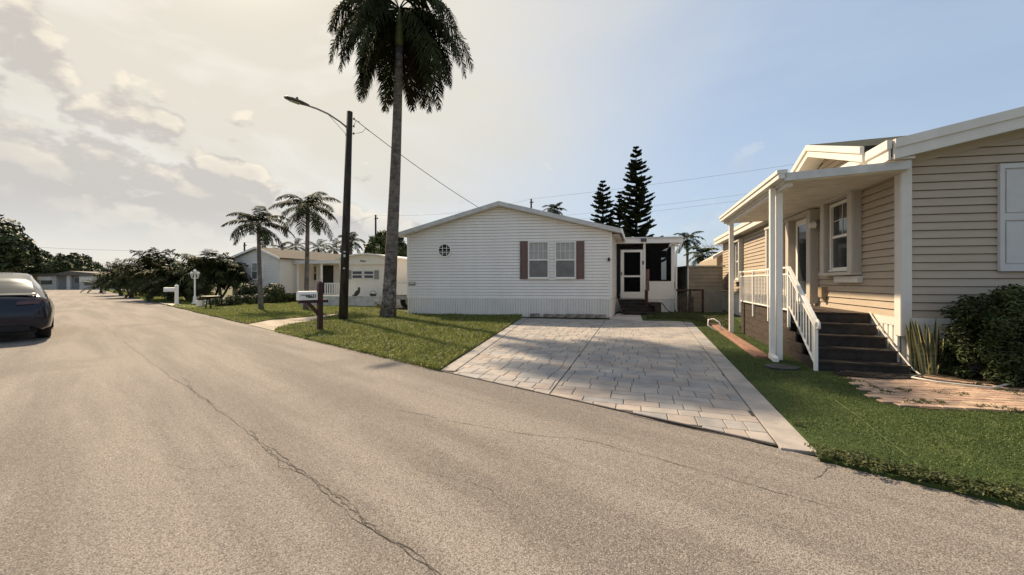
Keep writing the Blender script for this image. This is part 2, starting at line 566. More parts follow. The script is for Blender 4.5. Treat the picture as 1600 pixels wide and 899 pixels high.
# ------------------------------------------------ lawns, path, turf
SD = Vector((0.316, 0.949, 0)).normalized()        # direction of the lots, away from the street
dl0, dl1 = G(688, 580.5), G(815, 498)                # driveway corners
dr0, dr1 = G(1279, 711), G(1080, 503)
def edge_run(a, b, n=26, amp=0.03):
    return [a.lerp(b, i / n) + Vector((random.uniform(-amp, amp), random.uniform(-amp, amp), 0)) for i in range(n + 1)]
def on_edge(px):
    """point of the road's house-side edge seen in column px"""
    k = (px - 800) / FPX
    Y = EDGE / (RN.x * k + RN.y)
    return Vector((k * Y, Y, 0))
lawn_pts = edge_run(on_edge(430), on_edge(689), 30, 0.035) + edge_run(dl0 + Vector((-0.02, 0.1, 0)), dl1, 30, 0.02) + [G(815, 491.5), Vector((-4.3, 16.3, 0)), Vector((-4.9, 17.2, 0))] + [G(600, 484), G(560, 488), G(530, 493), G(480, 505), G(450, 511), G(434, 515)]
lawn = sheet('lawn', ccw([tuple(p) for p in lawn_pts]), 0.035, M_LAWN, thick=0.06)
nl_pts = edge_run(on_edge(258), on_edge(386), 20, 0.05) + [G(420, 501), G(480, 496), G(530, 490.5), G(560, 486), G(600, 482), G(612, 480), G(612, 474), G(470, 470), G(330, 470), G(300, 475), G(268, 479)]
nlawn = sheet('neighbour_lawn', ccw([tuple(p) for p in nl_pts]), 0.035, M_LAWN, thick=0.06)
fl_pts = [on_edge(150), on_edge(208), G(330, 468), G(330, 458), G(200, 457)]
flawn = sheet('far_lawn', ccw([tuple(p) for p in fl_pts]), 0.03, M_LAWN)
fl2 = [on_edge(216), on_edge(236), G(300, 476), G(335, 474), G(335, 469), G(275, 471)]
sheet('strip_lawn', ccw([tuple(p) for p in fl2]), 0.034, M_LAWN, thick=0.05)
M_PATH = mat('tan_concrete_path', (0.33, 0.285, 0.23), 0.85, 0.14, 2.0, bump=0.25)
path_pts = [on_edge(380), on_edge(432), G(434, 515), G(450, 511), G(480, 505), G(530, 493), G(560, 488), G(600, 484), G(640, 481), G(640, 474), G(600, 475), G(560, 480), G(530, 489), G(420, 500)]
sheet('concrete_path', ccw([tuple(p) for p in path_pts]), 0.012, M_PATH)
M_PALE = mat('bright_concrete', (0.62, 0.56, 0.46), 0.85, 0.08, 2.0)
sheet('far_concrete_drive', ccw([tuple(p) for p in [on_edge(206), on_edge(222), G(330, 470), G(330, 467)]]), 0.04, M_PALE)
sheet('near_concrete_drive', ccw([tuple(p) for p in [on_edge(247), on_edge(280), G(310, 482), G(340, 478), G(330, 473), G(300, 478)]]), 0.05, M_PALE)

turf_pts = edge_run(on_edge(1282), on_edge(1660), 20, 0.02) + [Vector((9.5, 1.0, 0)), Vector((14, 4.0, 0)), Vector((14, 9, 0)), Vector((11, 20, 0)), G(1140, 478), G(1060, 489), G(1000, 491), G(1004, 502)] + edge_run(dr1, dr0, 20, 0.008)
turf = sheet('turf', ccw([tuple(p) for p in turf_pts]), 0.028, M_TURF, thick=0.05)

M_SEAM = mat('turf_seam', (0.085, 0.105, 0.04), 0.9, 0.3, 12.0)
seam = [G(1238, 588), G(1262, 603), G(1300, 627), G(1340, 657), G(1380, 690), G(1420, 722), G(1438, 738)]
mbs = MB()
for i_, (p_, q_) in enumerate(zip(seam, seam[1:])):
    d_ = (q_ - p_).normalized(); n_ = Vector((-d_.y, d_.x, 0)) * random.uniform(0.004, 0.011)
    mbs.add([p_ - n_ + Vector((0, 0, 0.040)), p_ + n_ + Vector((0, 0, 0.040)), q_ + n_ + Vector((0, 0, 0.040)), q_ - n_ + Vector((0, 0, 0.040))], [(3, 2, 1, 0)])
mbs.build('turf_seam', M_SEAM, turf)

# ------------------------------------------------ stamped stone driveway
M_JOINT = mat('driveway_joint', (0.075, 0.065, 0.056), 0.95, 0.2, 9.0, bump=0.3)
def stone_mat(name, a, b_):
    return mat(name, a, 0.75, 0.1, 2.2, bump=0.35, bscale=28, col2=b_, detail=8)
STONES = [stone_mat('stamped_stone_grey', (0.34, 0.315, 0.30), (0.20, 0.198, 0.20)),
          stone_mat('stamped_stone_pink', (0.365, 0.315, 0.28), (0.235, 0.208, 0.197)),
          stone_mat('stamped_stone_pale', (0.37, 0.335, 0.305), (0.235, 0.222, 0.215)),
          stone_mat('stamped_stone_blue', (0.29, 0.285, 0.285), (0.195, 0.198, 0.205))]
DA = Vector((0.305, 0.952, 0)).normalized()
DBv = Vector((DA.y, -DA.x, 0))
drv_poly = [dl0, on_edge(690), on_edge(900), on_edge(1100), dr0, dr1, G(1004, 502), G(1002, 493), G(960, 493), G(955, 498)]
drv_poly = [dl0, dr0, dr1, dl1]
drive = sheet('driveway', ccw([tuple(p) for p in drv_poly]), 0.006, M_JOINT, thick=0.05)
def clip(poly, a, b):
    """keep the part of a 2-D polygon left of a->b"""
    out = []
    def side(p): return (b[0] - a[0]) * (p[1] - a[1]) - (b[1] - a[1]) * (p[0] - a[0])
    for i in range(len(poly)):
        p, q = poly[i], poly[(i + 1) % len(poly)]
        sp_, sq = side(p), side(q)
        if sp_ >= 0: out.append(p)
        if (sp_ > 0) != (sq > 0) and abs(sp_ - sq) > 1e-9:
            t = sp_ / (sp_ - sq)
            out.append((p[0] + (q[0] - p[0]) * t, p[1] + (q[1] - p[1]) * t))
    return out
def area(p):
    return 0.5 * sum(a[0] * b[1] - b[0] * a[1] for a, b in zip(p, p[1:] + p[:1]))
def inset(poly, d):
    c = ccw(poly)
    res = c
    for i in range(len(c)):
        a, b = c[i], c[(i + 1) % len(c)]
        dx, dy = b[0] - a[0], b[1] - a[1]
        L = math.hypot(dx, dy)
        if L < 1e-6: continue
        nx, ny = -dy / L * d, dx / L * d
        res = clip(res, (a[0] + nx, a[1] + ny), (b[0] + nx, b[1] + ny))
        if len(res) < 3: return []
    return res
def stone(poly, z0, z1, m, parent, name='paving_stone', joint=0.0035, cham=0.006, bag=None):
    a = inset(poly, joint)
    if len(a) < 3 or abs(area(a)) < 0.004: return
    b = inset(poly, joint + cham)
    if len(b) != len(a): b = a
    n = len(a)
    tx, ty = random.uniform(-0.003, 0.003), random.uniform(-0.003, 0.003)
    cx = sum(p[0] for p in a) / n
    cy = sum(p[1] for p in a) / n
    zt = lambda p: z1 + (p[0] - cx) * tx + (p[1] - cy) * ty
    vs = [(p[0], p[1], z0) for p in a] + [(p[0], p[1], zt(p) - 0.005) for p in a] + [(p[0], p[1], zt(p)) for p in b]
    fs = [tuple(range(2 * n, 3 * n))]
    for k in (0, n):
        fs += [(k + i, k + (i + 1) % n, k + n + (i + 1) % n, k + n + i) for i in range(n)]
    if bag is not None:
        d2 = cx * cx + cy * cy
        bag.append((abs(area(a)) / (d2 * math.sqrt(d2)), vs, fs, m))
        return
    MB().add(vs, fs).build(name, m, parent)
quad = ccw([tuple(p)[:2] for p in drv_poly])
# border bands of long slabs along both sides
def band(a, b, inner, wdt, nseg):
    d = (b - a)
    nrm = inner * wdt
    for i in range(nseg):
        p, q = a + d * (i / nseg), a + d * ((i + 1) / nseg)
        stone(ccw([tuple(p)[:2], tuple(q)[:2], tuple(q + nrm)[:2], tuple(p + nrm)[:2]]), -0.01, 0.019, random.choice((STONES[0], STONES[2], STONES[3])), drive, 'border_slab', 0.003, 0.004)
ldir = (dl1 - dl0).normalized(); lin = Vector((ldir.y, -ldir.x, 0))
rdir = (dr1 - dr0).normalized(); rin = Vector((-rdir.y, rdir.x, 0))
band(dl0, dl1, lin, 0.24, 9)
band(dr0, dr1, rin, 0.26, 10)
inner = quad
lp, lq = dl0 + lin * 0.243, dl1 + lin * 0.243
rp_, rq = dr0 + rin * 0.263, dr1 + rin * 0.263
inner = clip(inner, tuple(lq)[:2], tuple(lp)[:2])
inner = clip(inner, tuple(rp_)[:2], tuple(rq)[:2])
# random ashlar in a grid along the lot direction, split at the centre joint
CELL = 0.18
cj = G(945, 503)
def ashlar(poly):
    """courses of uneven stones across the drive, some split in two"""
    loc = [((p[0] - cj.x) * DBv.x + (p[1] - cj.y) * DBv.y, (p[0] - cj.x) * DA.x + (p[1] - cj.y) * DA.y) for p in poly]
    b0, b1 = min(p[0] for p in loc), max(p[0] for p in loc)
    a0, a1 = min(p[1] for p in loc), max(p[1] for p in loc)
    c = ccw(poly)
    y = a0
    while y < a1:
        hgt = random.choice((0.19, 0.25, 0.25, 0.34, 0.40))
        x = b0 - random.uniform(0, 0.3)
        while x < b1:
            wdt = random.choice((0.19, 0.25, 0.32, 0.38, 0.46)) + random.uniform(-0.02, 0.02)
            cells = [(x, x + wdt, y, y + hgt)]
            if hgt > 0.30 and random.random() < 0.5:
                k = random.choice((0.4, 0.5, 0.6))
                cells = [(x, x + wdt, y, y + hgt * k), (x, x + wdt, y + hgt * k, y + hgt)]
            elif wdt > 0.36 and random.random() < 0.25:
                cells = [(x, x + wdt * 0.5, y, y + hgt), (x + wdt * 0.5, x + wdt, y, y + hgt)]
            for x0, x1, y0, y1 in cells:
                rect = ccw([tuple((cj + DBv * q + DA * r))[:2] for q, r in ((x0, y0), (x1, y0), (x1, y1), (x0, y1))])
                for k in range(len(c)):
                    rect = clip(rect, c[k], c[(k + 1) % len(c)])
                    if len(rect) < 3: break
                if len(rect) >= 3 and abs(area(rect)) > 0.006:
                    yield rect
            x += wdt
        y += hgt
ca = tuple(cj - DA * 30)[:2]
cb = tuple(cj + DA * 30)[:2]
left_half = clip(inner, ca, cb)
right_half = clip(inner, cb, ca)
BAG = []
for half in (left_half, right_half):
    half = inset(half, 0.004)
    for rect in ashlar(half):
        stone(rect, -0.01, 0.018 + random.uniform(-0.0015, 0.0015), random.choices(STONES, (3, 3, 3, 2))[0], drive, bag=BAG)
BAG.sort(key=lambda q: -q[0])
for _, vs, fs, m in BAG[:290]:
    MB().add(vs, fs).build('paving_stone', m, drive)
rest = MB()
for _, vs, fs, m in BAG[290:]:
    rest.add(vs, fs)
tag(rest.build('far_paving_stones', STONES[2], drive), kind='stuff')
# short slab between the driveway and the porch steps
sheet('entry_slab', ccw([tuple(p) for p in [G(952, 499.5), G(1004, 502.5), G(1006, 492), G(966, 490)]]), 0.024, M_CONC, thick=0.05)

# ------------------------------------------------ brick patio by the beige home
M_BR = [mat('pink_paver', (0.40, 0.27, 0.20), 0.85, 0.12, 9.0, bump=0.3), mat('tan_paver', (0.45, 0.33, 0.24), 0.85, 0.12, 9.0, bump=0.3), mat('dull_paver', (0.33, 0.235, 0.18), 0.85, 0.14, 9.0, bump=0.3)]
M_DIRT = ground_mat('bed_soil', [(0.05, 0.038, 0.026), (0.10, 0.075, 0.05), (0.15, 0.11, 0.075)], [5.0, 9.0], bump=0.9, bscale=50)
pat_poly = ccw([tuple(p)[:2] for p in [G(1302, 586), G(1345, 606), G(1372, 628), G(1400, 638), G(1450, 644), G(1530, 647), G(1640, 652), G(1700, 640), G(1700, 612), G(1560, 606), G(1430, 590), G(1400, 580), G(1330, 578)]])
patio = sheet('patio', [(p[0], p[1]) for p in pat_poly], 0.034, M_DIRT)
def inside(p, poly):
    c = False
    for i in range(len(poly)):
        a, b = poly[i], poly[i - 1]
        if (a[1] > p[1]) != (b[1] > p[1]) and p[0] < (b[0] - a[0]) * (p[1] - a[1]) / (b[1] - a[1]) + a[0]:
            c = not c
    return c
pa = Vector((0.983, -0.182, 0)).normalized()
pb = Vector((0.182, 0.983, 0)).normalized()
o_ = Vector((3.4, 6.2, 0))
for j in range(-26, 8):
    for i in range(0, 30):
        x = (i + (0.5 if j % 2 else 0)) * 0.2
        y = j * 0.1
        c = o_ + pa * (x + 0.1) + pb * (y + 0.05)
        if inside((c.x, c.y), pat_poly):
            rect = [tuple(o_ + pa * q + pb * r)[:2] for q, r in ((x, y), (x + 0.2, y), (x + 0.2, y + 0.1), (x, y + 0.1))]
            stone(ccw(rect), 0.03, 0.047 + random.uniform(-0.003, 0.002), random.choice(M_BR), patio, 'paver_brick', 0.004, 0.004)
sheet('planting_bed', ccw([tuple(p)[:2] for p in [G(1418, 582), G(1440, 592), G(1500, 600), G(1570, 609), G(1700, 616), Vector((9.5, 5.2, 0)), Vector((6.1, 5.95, 0))]]), 0.052, M_DIRT)
# ================================================================ HOUSES
def window_unit(fr, parent, a0, a1, h0, h1, o, fm, up, low, name='window', muntin=None, fw=0.045):
    """double-hung window standing proud of the siding: window > frame rails, panes, muntins"""
    wn = fr.box(name, fm, parent, a0 - 0.02, a1 + 0.02, h0 - 0.03, h0, o, o + 0.085)       # sill carries the unit
    mid = (h0 + h1) / 2
    fr.box('frame', fm, wn, a0, a0 + fw, h0, h1, o, o + 0.065)
    fr.box('frame', fm, wn, a1 - fw, a1, h0, h1, o, o + 0.065)
    fr.box('frame', fm, wn, a0 + fw, a1 - fw, h1 - fw, h1, o, o + 0.063)
    fr.box('frame', fm, wn, a0 + fw, a1 - fw, h0, h0 + fw, o, o + 0.036)
    fr.box('meeting_rail', fm, wn, a0 + fw, a1 - fw, mid - 0.025, mid + 0.025, o, o + 0.034)
    fr.box('pane', up, wn, a0 + fw, a1 - fw, mid + 0.025, h1 - fw, o, o + 0.016)
    fr.box('pane', low, wn, a0 + fw, a1 - fw, h0 + fw, mid - 0.025, o, o + 0.022)
    if muntin:
        nv, nh = muntin
        for i in range(1, nv + 1):
            x = a0 + fw + (a1 - a0 - 2 * fw) * i / (nv + 1)
            fr.box('muntin', fm, wn, x - 0.006, x + 0.006, mid + 0.027, h1 - fw - 0.002, o + 0.017, o + 0.024)
        for i in range(1, nh + 1):
            y = mid + 0.025 + (h1 - fw - mid - 0.025) * i / (nh + 1)
            fr.box('muntin', fm, wn, a0 + fw + 0.002, a1 - fw - 0.002, y - 0.006, y + 0.006, o + 0.0175, o + 0.023)
    return wn

def panel_shutter(fr, parent, m, a0, a1, h0, h1, o, t=0.035):
    """two recessed fields between stiles and rails"""
    sh = fr.box('shutter', m, parent, a0 + 0.002, a1 - 0.002, h0 + 0.002, h1 - 0.002, o, o + t * 0.45)
    s = min(0.055, (a1 - a0) * 0.2)
    md = h0 + (h1 - h0) * 0.50
    fr.box('stile', m, sh, a0, a0 + s, h0, h1, o, o + t)
    fr.box('stile', m, sh, a1 - s, a1, h0, h1, o, o + t)
    for y0, y1 in ((h0, h0 + 1.6 * s), (md - s * 0.8, md + s * 0.8), (h1 - 1.3 * s, h1)):
        fr.box('rail', m, sh, a0 + s, a1 - s, y0, y1, o, o + t - 0.002)
    for y0, y1 in ((h0 + 1.6 * s, md - s * 0.8), (md + s * 0.8, h1 - 1.3 * s)):
        g = 0.03
        fr.box('panel', m, sh, a0 + s + g, a1 - s - g, y0 + g, y1 - g, o, o + t * 0.8)
    return sh

def text_mesh(txt, size, depth=0.002):
    cu = bpy.data.curves.new('lettering', 'FONT')
    cu.body = txt
    cu.size = size
    cu.extrude = depth
    cu.resolution_u = 2
    cu.offset = size * 0.035
    cu.align_x = 'CENTER'
    cu.align_y = 'CENTER'
    to = bpy.data.objects.new('lettering', cu)
    COL.objects.link(to)
    bpy.context.view_layer.update()
    me = bpy.data.meshes.new_from_object(to.evaluated_get(bpy.context.evaluated_depsgraph_get()))
    bpy.data.objects.remove(to)
    return me
def put_text(fr, parent, m, txt, size, a, h, o, sx=1.0):
    me = text_mesh(txt, size)
    mb = MB()
    mb.v = [fr.p(a + v.co.x * sx, h + v.co.y, o + v.co.z) for v in me.vertices]
    mb.f = [tuple(p.vertices) for p in me.polygons]
    return mb.build('lettering', m, parent)

# ------------------------------------------------ white double-wide home
WL, WR = G(637, 493), G(955, 497)
fu = (WR - WL).normalized()
fn = Vector((fu.y, -fu.x, 0))
if fn.y > 0: fn = -fn
FR = Frame(WL, fu, fn)
WW = (WR - WL).length
sn = Vector((SD.y, -SD.x, 0))
SR = Frame(WR, SD, sn)               # right side wall of the white home
WDEEP = 16.0
SK, EV, PK = 0.74, 3.30, 4.38
ap = FR.pix(781, 320)[0]
wh = thing('white_mobile_home', WL.lerp(WR, 0.5), 'white gabled mobile home with mauve shutters, octagon window and screened side porch', 'house')
# walls
core = MB()
def rake(h):
    if h <= EV: return 0.0, WW
    k = (h - EV) / (PK - EV)
    return ap * k, WW - (WW - ap) * k
back = SD * WDEEP
pts = [FR.p(0, SK - 0.02, -0.02), FR.p(WW - 0.02, SK - 0.02, -0.02), FR.p(WW - 0.02, EV, -0.02), FR.p(ap, PK, -0.02), FR.p(0, EV, -0.02)]
core.prism(pts, back)
wfront = core.build('wall', M_SID_W, wh)
lap_siding(FR, wfront, M_SID_W, 0.0, WW, SK, PK, 0.118, rake)
wside = MB().add([SR.p(0, SK, -0.012), SR.p(WDEEP, SK, -0.012), SR.p(WDEEP, EV, -0.012), SR.p(0, EV, -0.012)], [(0, 1, 2, 3)]).build('side_wall', M_SID_W, wh)
lap_siding(SR, wside, M_SID_W, 0.0, 6.0, SK, EV, 0.118)
sk = MB().hexa([FR.p(0.02, 0, -0.04), FR.p(WW - 0.04, 0, -0.04), FR.p(WW - 0.04, 0, -0.04) + back, FR.p(0.02, 0, -0.04) + back,
                FR.p(0.02, SK - 0.03, -0.04), FR.p(WW - 0.04, SK - 0.03, -0.04), FR.p(WW - 0.04, SK - 0.03, -0.04) + back, FR.p(0.02, SK - 0.03, -0.04) + back]).build('skirting', M_SKIRT, wh)
skirting(FR, sk, M_SKIRT, 0.0, WW, 0.0, SK - 0.03, 0.41, 0.103)
skirting(SR, sk, M_SKIRT, 0.0, 6.0, 0.0, SK - 0.03, 0.41, 0.103)
FR.box('base_trim', M_WHITE, wh, -0.01, WW + 0.015, SK - 0.03, SK, -0.02, 0.022)
FR.box('corner_trim', M_WHITE, wh, -0.02, 0.06, SK, EV + 0.02, 0.0, 0.026)
FR.box('corner_trim', M_WHITE, wh, WW - 0.06, WW + 0.024, SK, EV - 0.02, -0.06, 0.026)
# roof: two slopes with a grey-white fascia
OV, OS = 0.30, 0.30
def roof_slope(a0, h0, a1, h1, th=0.10):
    mb = MB()
    p = [FR.p(a0, h0, OV), FR.p(a1, h1, OV), FR.p(a1, h1 + th, OV), FR.p(a0, h0 + th, OV)]
    mb.prism(p, SD * (WDEEP + 0.6))
    return mb
sl = (PK - EV) / ap
sr_ = (PK - EV) / (WW - ap)
rf = roof_slope(-OS, EV - OS * sl + 0.04, ap, PK + 0.04).build('roof', M_ROOFG, wh)
roof_slope(ap, PK + 0.04, WW + OS, EV - OS * sr_ + 0.04).build('roof_slope', M_ROOFG, wh)
for a0, h0, a1, h1 in ((-OS - 0.01, EV - OS * sl, ap, PK), (ap, PK, WW + OS + 0.01, EV - OS * sr_)):
    FR.poly('fascia', M_FASC, rf, [(a0, h0), (a1, h1), (a1, h1 + 0.165), (a0, h0 + 0.165)], OV, OV + 0.03)
    FR.poly('soffit', M_WHITE2, rf, [(a0, h0 + 0.0), (a1, h1 + 0.0), (a1, h1 + 0.03), (a0, h0 + 0.03)], 0.0, OV)
# eave gutter down the right side
e0 = FR.p(WW + OS + 0.01, EV - OS * sr_, OV + 0.03)
mb = MB().prism([e0, e0 + fu * 0.06, e0 + fu * 0.06 + Vector((0, 0, 0.16)), e0 + Vector((0, 0, 0.165))], SD * 8)
mb.build('gutter', M_WHITE, rf)
mb = MB().add([SR.p(0, EV - 0.07, 0.0), SR.p(8, EV - 0.07, 0.0), SR.p(8, EV - 0.1, 0.32), SR.p(0, EV - 0.1, 0.32)], [(0, 1, 2, 3)])
mb.build('eave_soffit', M_WHITE2, rf)
# windows
for (xa, xb) in ((825.5, 857.5), (867, 899.5)):
    a0, h0 = FR.pix(xa, 435)
    a1, h1 = FR.pix(xb, 377.5)
    window_unit(FR, wh, a0, a1, h0, h1, 0.018, M_WHITE, M_BLIND, M_BLIND2, muntin=(3, 1))
for (xa, xb) in ((812.5, 824.5), (900.5, 913)):
    a0, h0 = FR.pix(xa, 436.5)
    a1, h1 = FR.pix(xb, 377)
    panel_shutter(FR, wh, M_MAUVE, a0, a1, h0, h1, 0.017)
# octagon window
oc = FR.pix(695, 391.5)
def octa(r, rot=math.pi / 8):
    return [(oc[0] + r * math.cos(rot + i * math.pi / 4), oc[1] + r * math.sin(rot + i * math.pi / 4)) for i in range(8)]
ow = FR.poly('octagon_window', M_SCREEN, wh, octa(0.27), 0.0, 0.026)
ro, ri = octa(0.315), octa(0.255)
for i in range(8):
    j = (i + 1) % 8
    FR.poly('frame', M_WHITE, ow, [ri[i], ro[i], ro[j], ri[j]], 0.0, 0.055)
for d in (-0.085, 0.085):
    FR.box('muntin', M_WHITE, ow, oc[0] + d - 0.01, oc[0] + d + 0.01, oc[1] - 0.245, oc[1] + 0.245, 0.027, 0.042)
    FR.box('muntin', M_WHITE, ow, oc[0] - 0.245, oc[0] + 0.245, oc[1] + d - 0.01, oc[1] + d + 0.01, 0.027, 0.040)
# little plaque at the left corner, light and meter at the right corner
a, h = FR.pix(644, 443.5)
pl = FR.box('plaque', M_BLACK, wh, a - 0.14, a + 0.14, h - 0.07, h + 0.07, 0.02, 0.035)
FR.box('plaque_face', M_WHITE2, pl, a - 0.12, a + 0.12, h - 0.005, h + 0.055, 0.035, 0.04)
FR.box('plaque_face', M_WHITE2, pl, a - 0.12, a + 0.12, h - 0.055, h - 0.035, 0.035, 0.04)
a, h = FR.pix(951, 406)
MB().lathe(FR.p(a, h - 0.06, 0.07), [(0.03, 0), (0.045, 0.02), (0.045, 0.10), (0.02, 0.14)], 10).build('wall_lamp', M_BLACK, wh)
# loose blocks along the foot of the skirting
M_BLOCK = mat('stained_concrete_block', (0.30, 0.26, 0.22), 0.9, 0.25, 7.0, bump=0.6, bscale=40)
bx = [(836, 'leftmost'), (857, 'second'), (874, 'third'), (890, 'fourth'), (907, 'fifth'), (922, 'sixth'), (938, 'rightmost')]
for i, (px, w_) in enumerate(bx):
    a = FR.pix(px, 490)[0]
    ln = random.uniform(0.34, 0.40)
    c = FR.p(a, 0, 0.20 + random.uniform(-0.03, 0.03))
    q = random.uniform(-0.08, 0.08)
    u2 = (fu * math.cos(q) + fn * math.sin(q)).normalized()
    f2 = Frame(c, u2, Vector((u2.y, -u2.x, 0)))
    mb = MB()
    hh = random.uniform(0.11, 0.14)
    lo = [f2.p(-ln / 2, 0.02, -0.09), f2.p(ln / 2, 0.02, -0.09), f2.p(ln / 2, 0.02, 0.09), f2.p(-ln / 2, 0.02, 0.09)]
    mb.hexa(lo + [p + Vector((random.uniform(-0.015, 0.015), random.uniform(-0.015, 0.015), hh + random.uniform(-0.015, 0.01))) for p in lo])
    b_ = mb.build('concrete_block', M_BLOCK, org=c)
    tag(b_, f'{w_} loose stained block along the foot of the white skirting', 'block', 'loose blocks along the white skirting')

# screened porch
PF = Frame(WR + SD * 3.25, fu, fn)
PW = PF.pix(1053.5, 440)[0]
pd = 4.5
BASE = 0.60
porch = MB().hexa([PF.p(0.02, 0, -0.03), PF.p(PW - 0.03, 0, -0.03), PF.p(PW - 0.03, 0, -0.03) + SD * pd, PF.p(0.02, 0, -0.03) + SD * pd,
                   PF.p(0.02, BASE, -0.03), PF.p(PW - 0.03, BASE, -0.03), PF.p(PW - 0.03, BASE, -0.03) + SD * pd, PF.p(0.02, BASE, -0.03) + SD * pd]).build('porch_base', M_SKIRT, wh)
dw = PF.pix(1008.5, 440)[0]
skirting(PF, porch, M_SKIRT, dw, PW, 0.0, BASE - 0.02, 0.4, 0.1)
BT = 3.14
PF.box('porch_roof', M_WHITE, wh, -0.12, PW + 0.32, BT, BT + 0.26, -pd, 0.22)
PF.box('beam_lip', M_FASC, wh, -0.12, PW + 0.33, BT + 0.20, BT + 0.275, -pd, 0.25)
lowwall = PF.box('low_wall', M_SID_W, wh, dw, PW, BASE, 1.38, -0.08, -0.012)
lap_siding(PF, lowwall, M_SID_W, dw, PW, BASE, 1.38, 0.118)
PF.box('low_wall_cap', M_WHITE, wh, dw - 0.01, PW + 0.02, 1.38, 1.41, -0.09, 0.03)
PF.box('porch_post', M_WHITE, wh, PW - 0.13, PW + 0.02, 1.41, BT, -0.09, 0.02)
PF.box('porch_post', M_WHITE, wh, dw - 0.10, dw, BASE, BT, -0.07, 0.025)
PF.box('porch_post', M_SCREEN, wh, 0.0, 0.16, BASE, BT, -0.06, 0.0)
# dark interior seen through the screens: back and side walls, and a far opening
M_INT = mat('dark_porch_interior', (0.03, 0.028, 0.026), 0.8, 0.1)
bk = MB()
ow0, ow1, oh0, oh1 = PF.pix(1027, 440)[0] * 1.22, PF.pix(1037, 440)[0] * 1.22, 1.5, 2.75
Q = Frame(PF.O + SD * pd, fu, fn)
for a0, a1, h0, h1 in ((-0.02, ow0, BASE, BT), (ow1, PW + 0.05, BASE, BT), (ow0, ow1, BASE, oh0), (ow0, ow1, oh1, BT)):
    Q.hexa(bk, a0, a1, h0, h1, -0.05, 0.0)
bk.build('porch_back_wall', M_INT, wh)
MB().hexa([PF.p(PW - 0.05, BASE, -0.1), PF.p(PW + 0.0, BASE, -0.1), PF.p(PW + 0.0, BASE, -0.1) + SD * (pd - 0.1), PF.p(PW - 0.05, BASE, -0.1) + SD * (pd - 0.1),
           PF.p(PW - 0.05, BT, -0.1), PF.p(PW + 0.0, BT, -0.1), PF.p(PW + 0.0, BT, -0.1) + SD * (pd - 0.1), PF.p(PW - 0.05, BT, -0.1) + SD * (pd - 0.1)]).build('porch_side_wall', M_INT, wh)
def screen_mat():
    m = bpy.data.materials.new('insect_screen')
    m.use_nodes = True
    t = m.node_tree
    nb = NB(t)
    b = t.nodes['Principled BSDF']
    b.inputs['Base Color'].default_value = (0.006, 0.006, 0.006, 1)
    b.inputs['Roughness'].default_value = 0.7
    b.inputs['Specular IOR Level'].default_value = 0.1
    b.inputs['Alpha'].default_value = 0.55
    return m
M_MESH = screen_mat()
PF.box('screen_panel', M_MESH, wh, dw + 0.002, PW - 0.132, 1.412, BT - 0.002, -0.03, -0.026)
PF.box('screen_panel', M_MESH, wh, 0.17, dw - 0.102, 2.92, BT - 0.002, -0.03, -0.026)
# screen door
d0, d1 = 0.20, dw - 0.11
dt = 2.86
door = PF.box('screen_door', M_WHITE, wh, d0, d1, BASE + 0.02, BASE + 0.32, -0.02, 0.02)
PF.box('stile', M_WHITE, door, d0, d0 + 0.15, BASE + 0.32, dt, -0.02, 0.02)
PF.box('stile', M_WHITE, door, d1 - 0.12, d1, BASE + 0.32, dt, -0.02, 0.02)
PF.box('rail', M_WHITE, door, d0 + 0.15, d1 - 0.12, dt - 0.11, dt, -0.02, 0.018)
PF.box('rail', M_WHITE, door, d0 + 0.15, d1 - 0.12, 1.60, 1.68, -0.02, 0.018)
PF.box('screen', M_MESH, door, d0 + 0.15, d1 - 0.12, 1.68, dt - 0.11, -0.004, 0.0)
PF.box('screen', M_MESH, door, d0 + 0.15, d1 - 0.12, BASE + 0.32, 1.60, -0.004, 0.0)
PF.box('handle', M_BLACK, door, d0 + 0.03, d0 + 0.06, 1.68, 1.82, 0.02, 0.06)
PF.box('latch', M_BLACK, door, d1 - 0.03, d1 + 0.03, 2.17, 2.34, 0.02, 0.045)
a, h = PF.pix(1004, 376.5)
sg = PF.box('number_sign', M_BLACK, wh, a - 0.12, a + 0.12, h - 0.07, h + 0.08, 0.25, 0.27)
PF.box('number_face', M_METAL, sg, a - 0.09, a + 0.09, h - 0.005, h + 0.02, 0.27, 0.274)
a, h = PF.pix(1050, 382)
fl = MB().lathe(PF.p(a, h - 0.03, 0.12), [(0.05, 0), (0.09, 0.03), (0.09, 0.06), (0.05, 0.08)], 10).build('floodlight', M_WHITE, wh)
for s in (-0.09, 0.10):
    MB().tube([PF.p(a + s, h - 0.0, 0.14), PF.p(a + s * 1.6, h - 0.09, 0.26)], [0.04, 0.065], 10).build('lamp_head', M_WHITE2, fl)
MB().tube([PF.p(PW + 0.27, BT - 0.0, 0.12), PF.p(PW + 0.25, BT - 0.12, 0.12), PF.p(PW + 0.09, BT - 0.36, 0.06), PF.p(PW + 0.07, BT - 0.5, 0.05), PF.p(PW + 0.07, 0.12, 0.05), PF.p(PW + 0.12, 0.03, 0.16)], 0.045, 8).build('downspout', M_WHITE, wh)

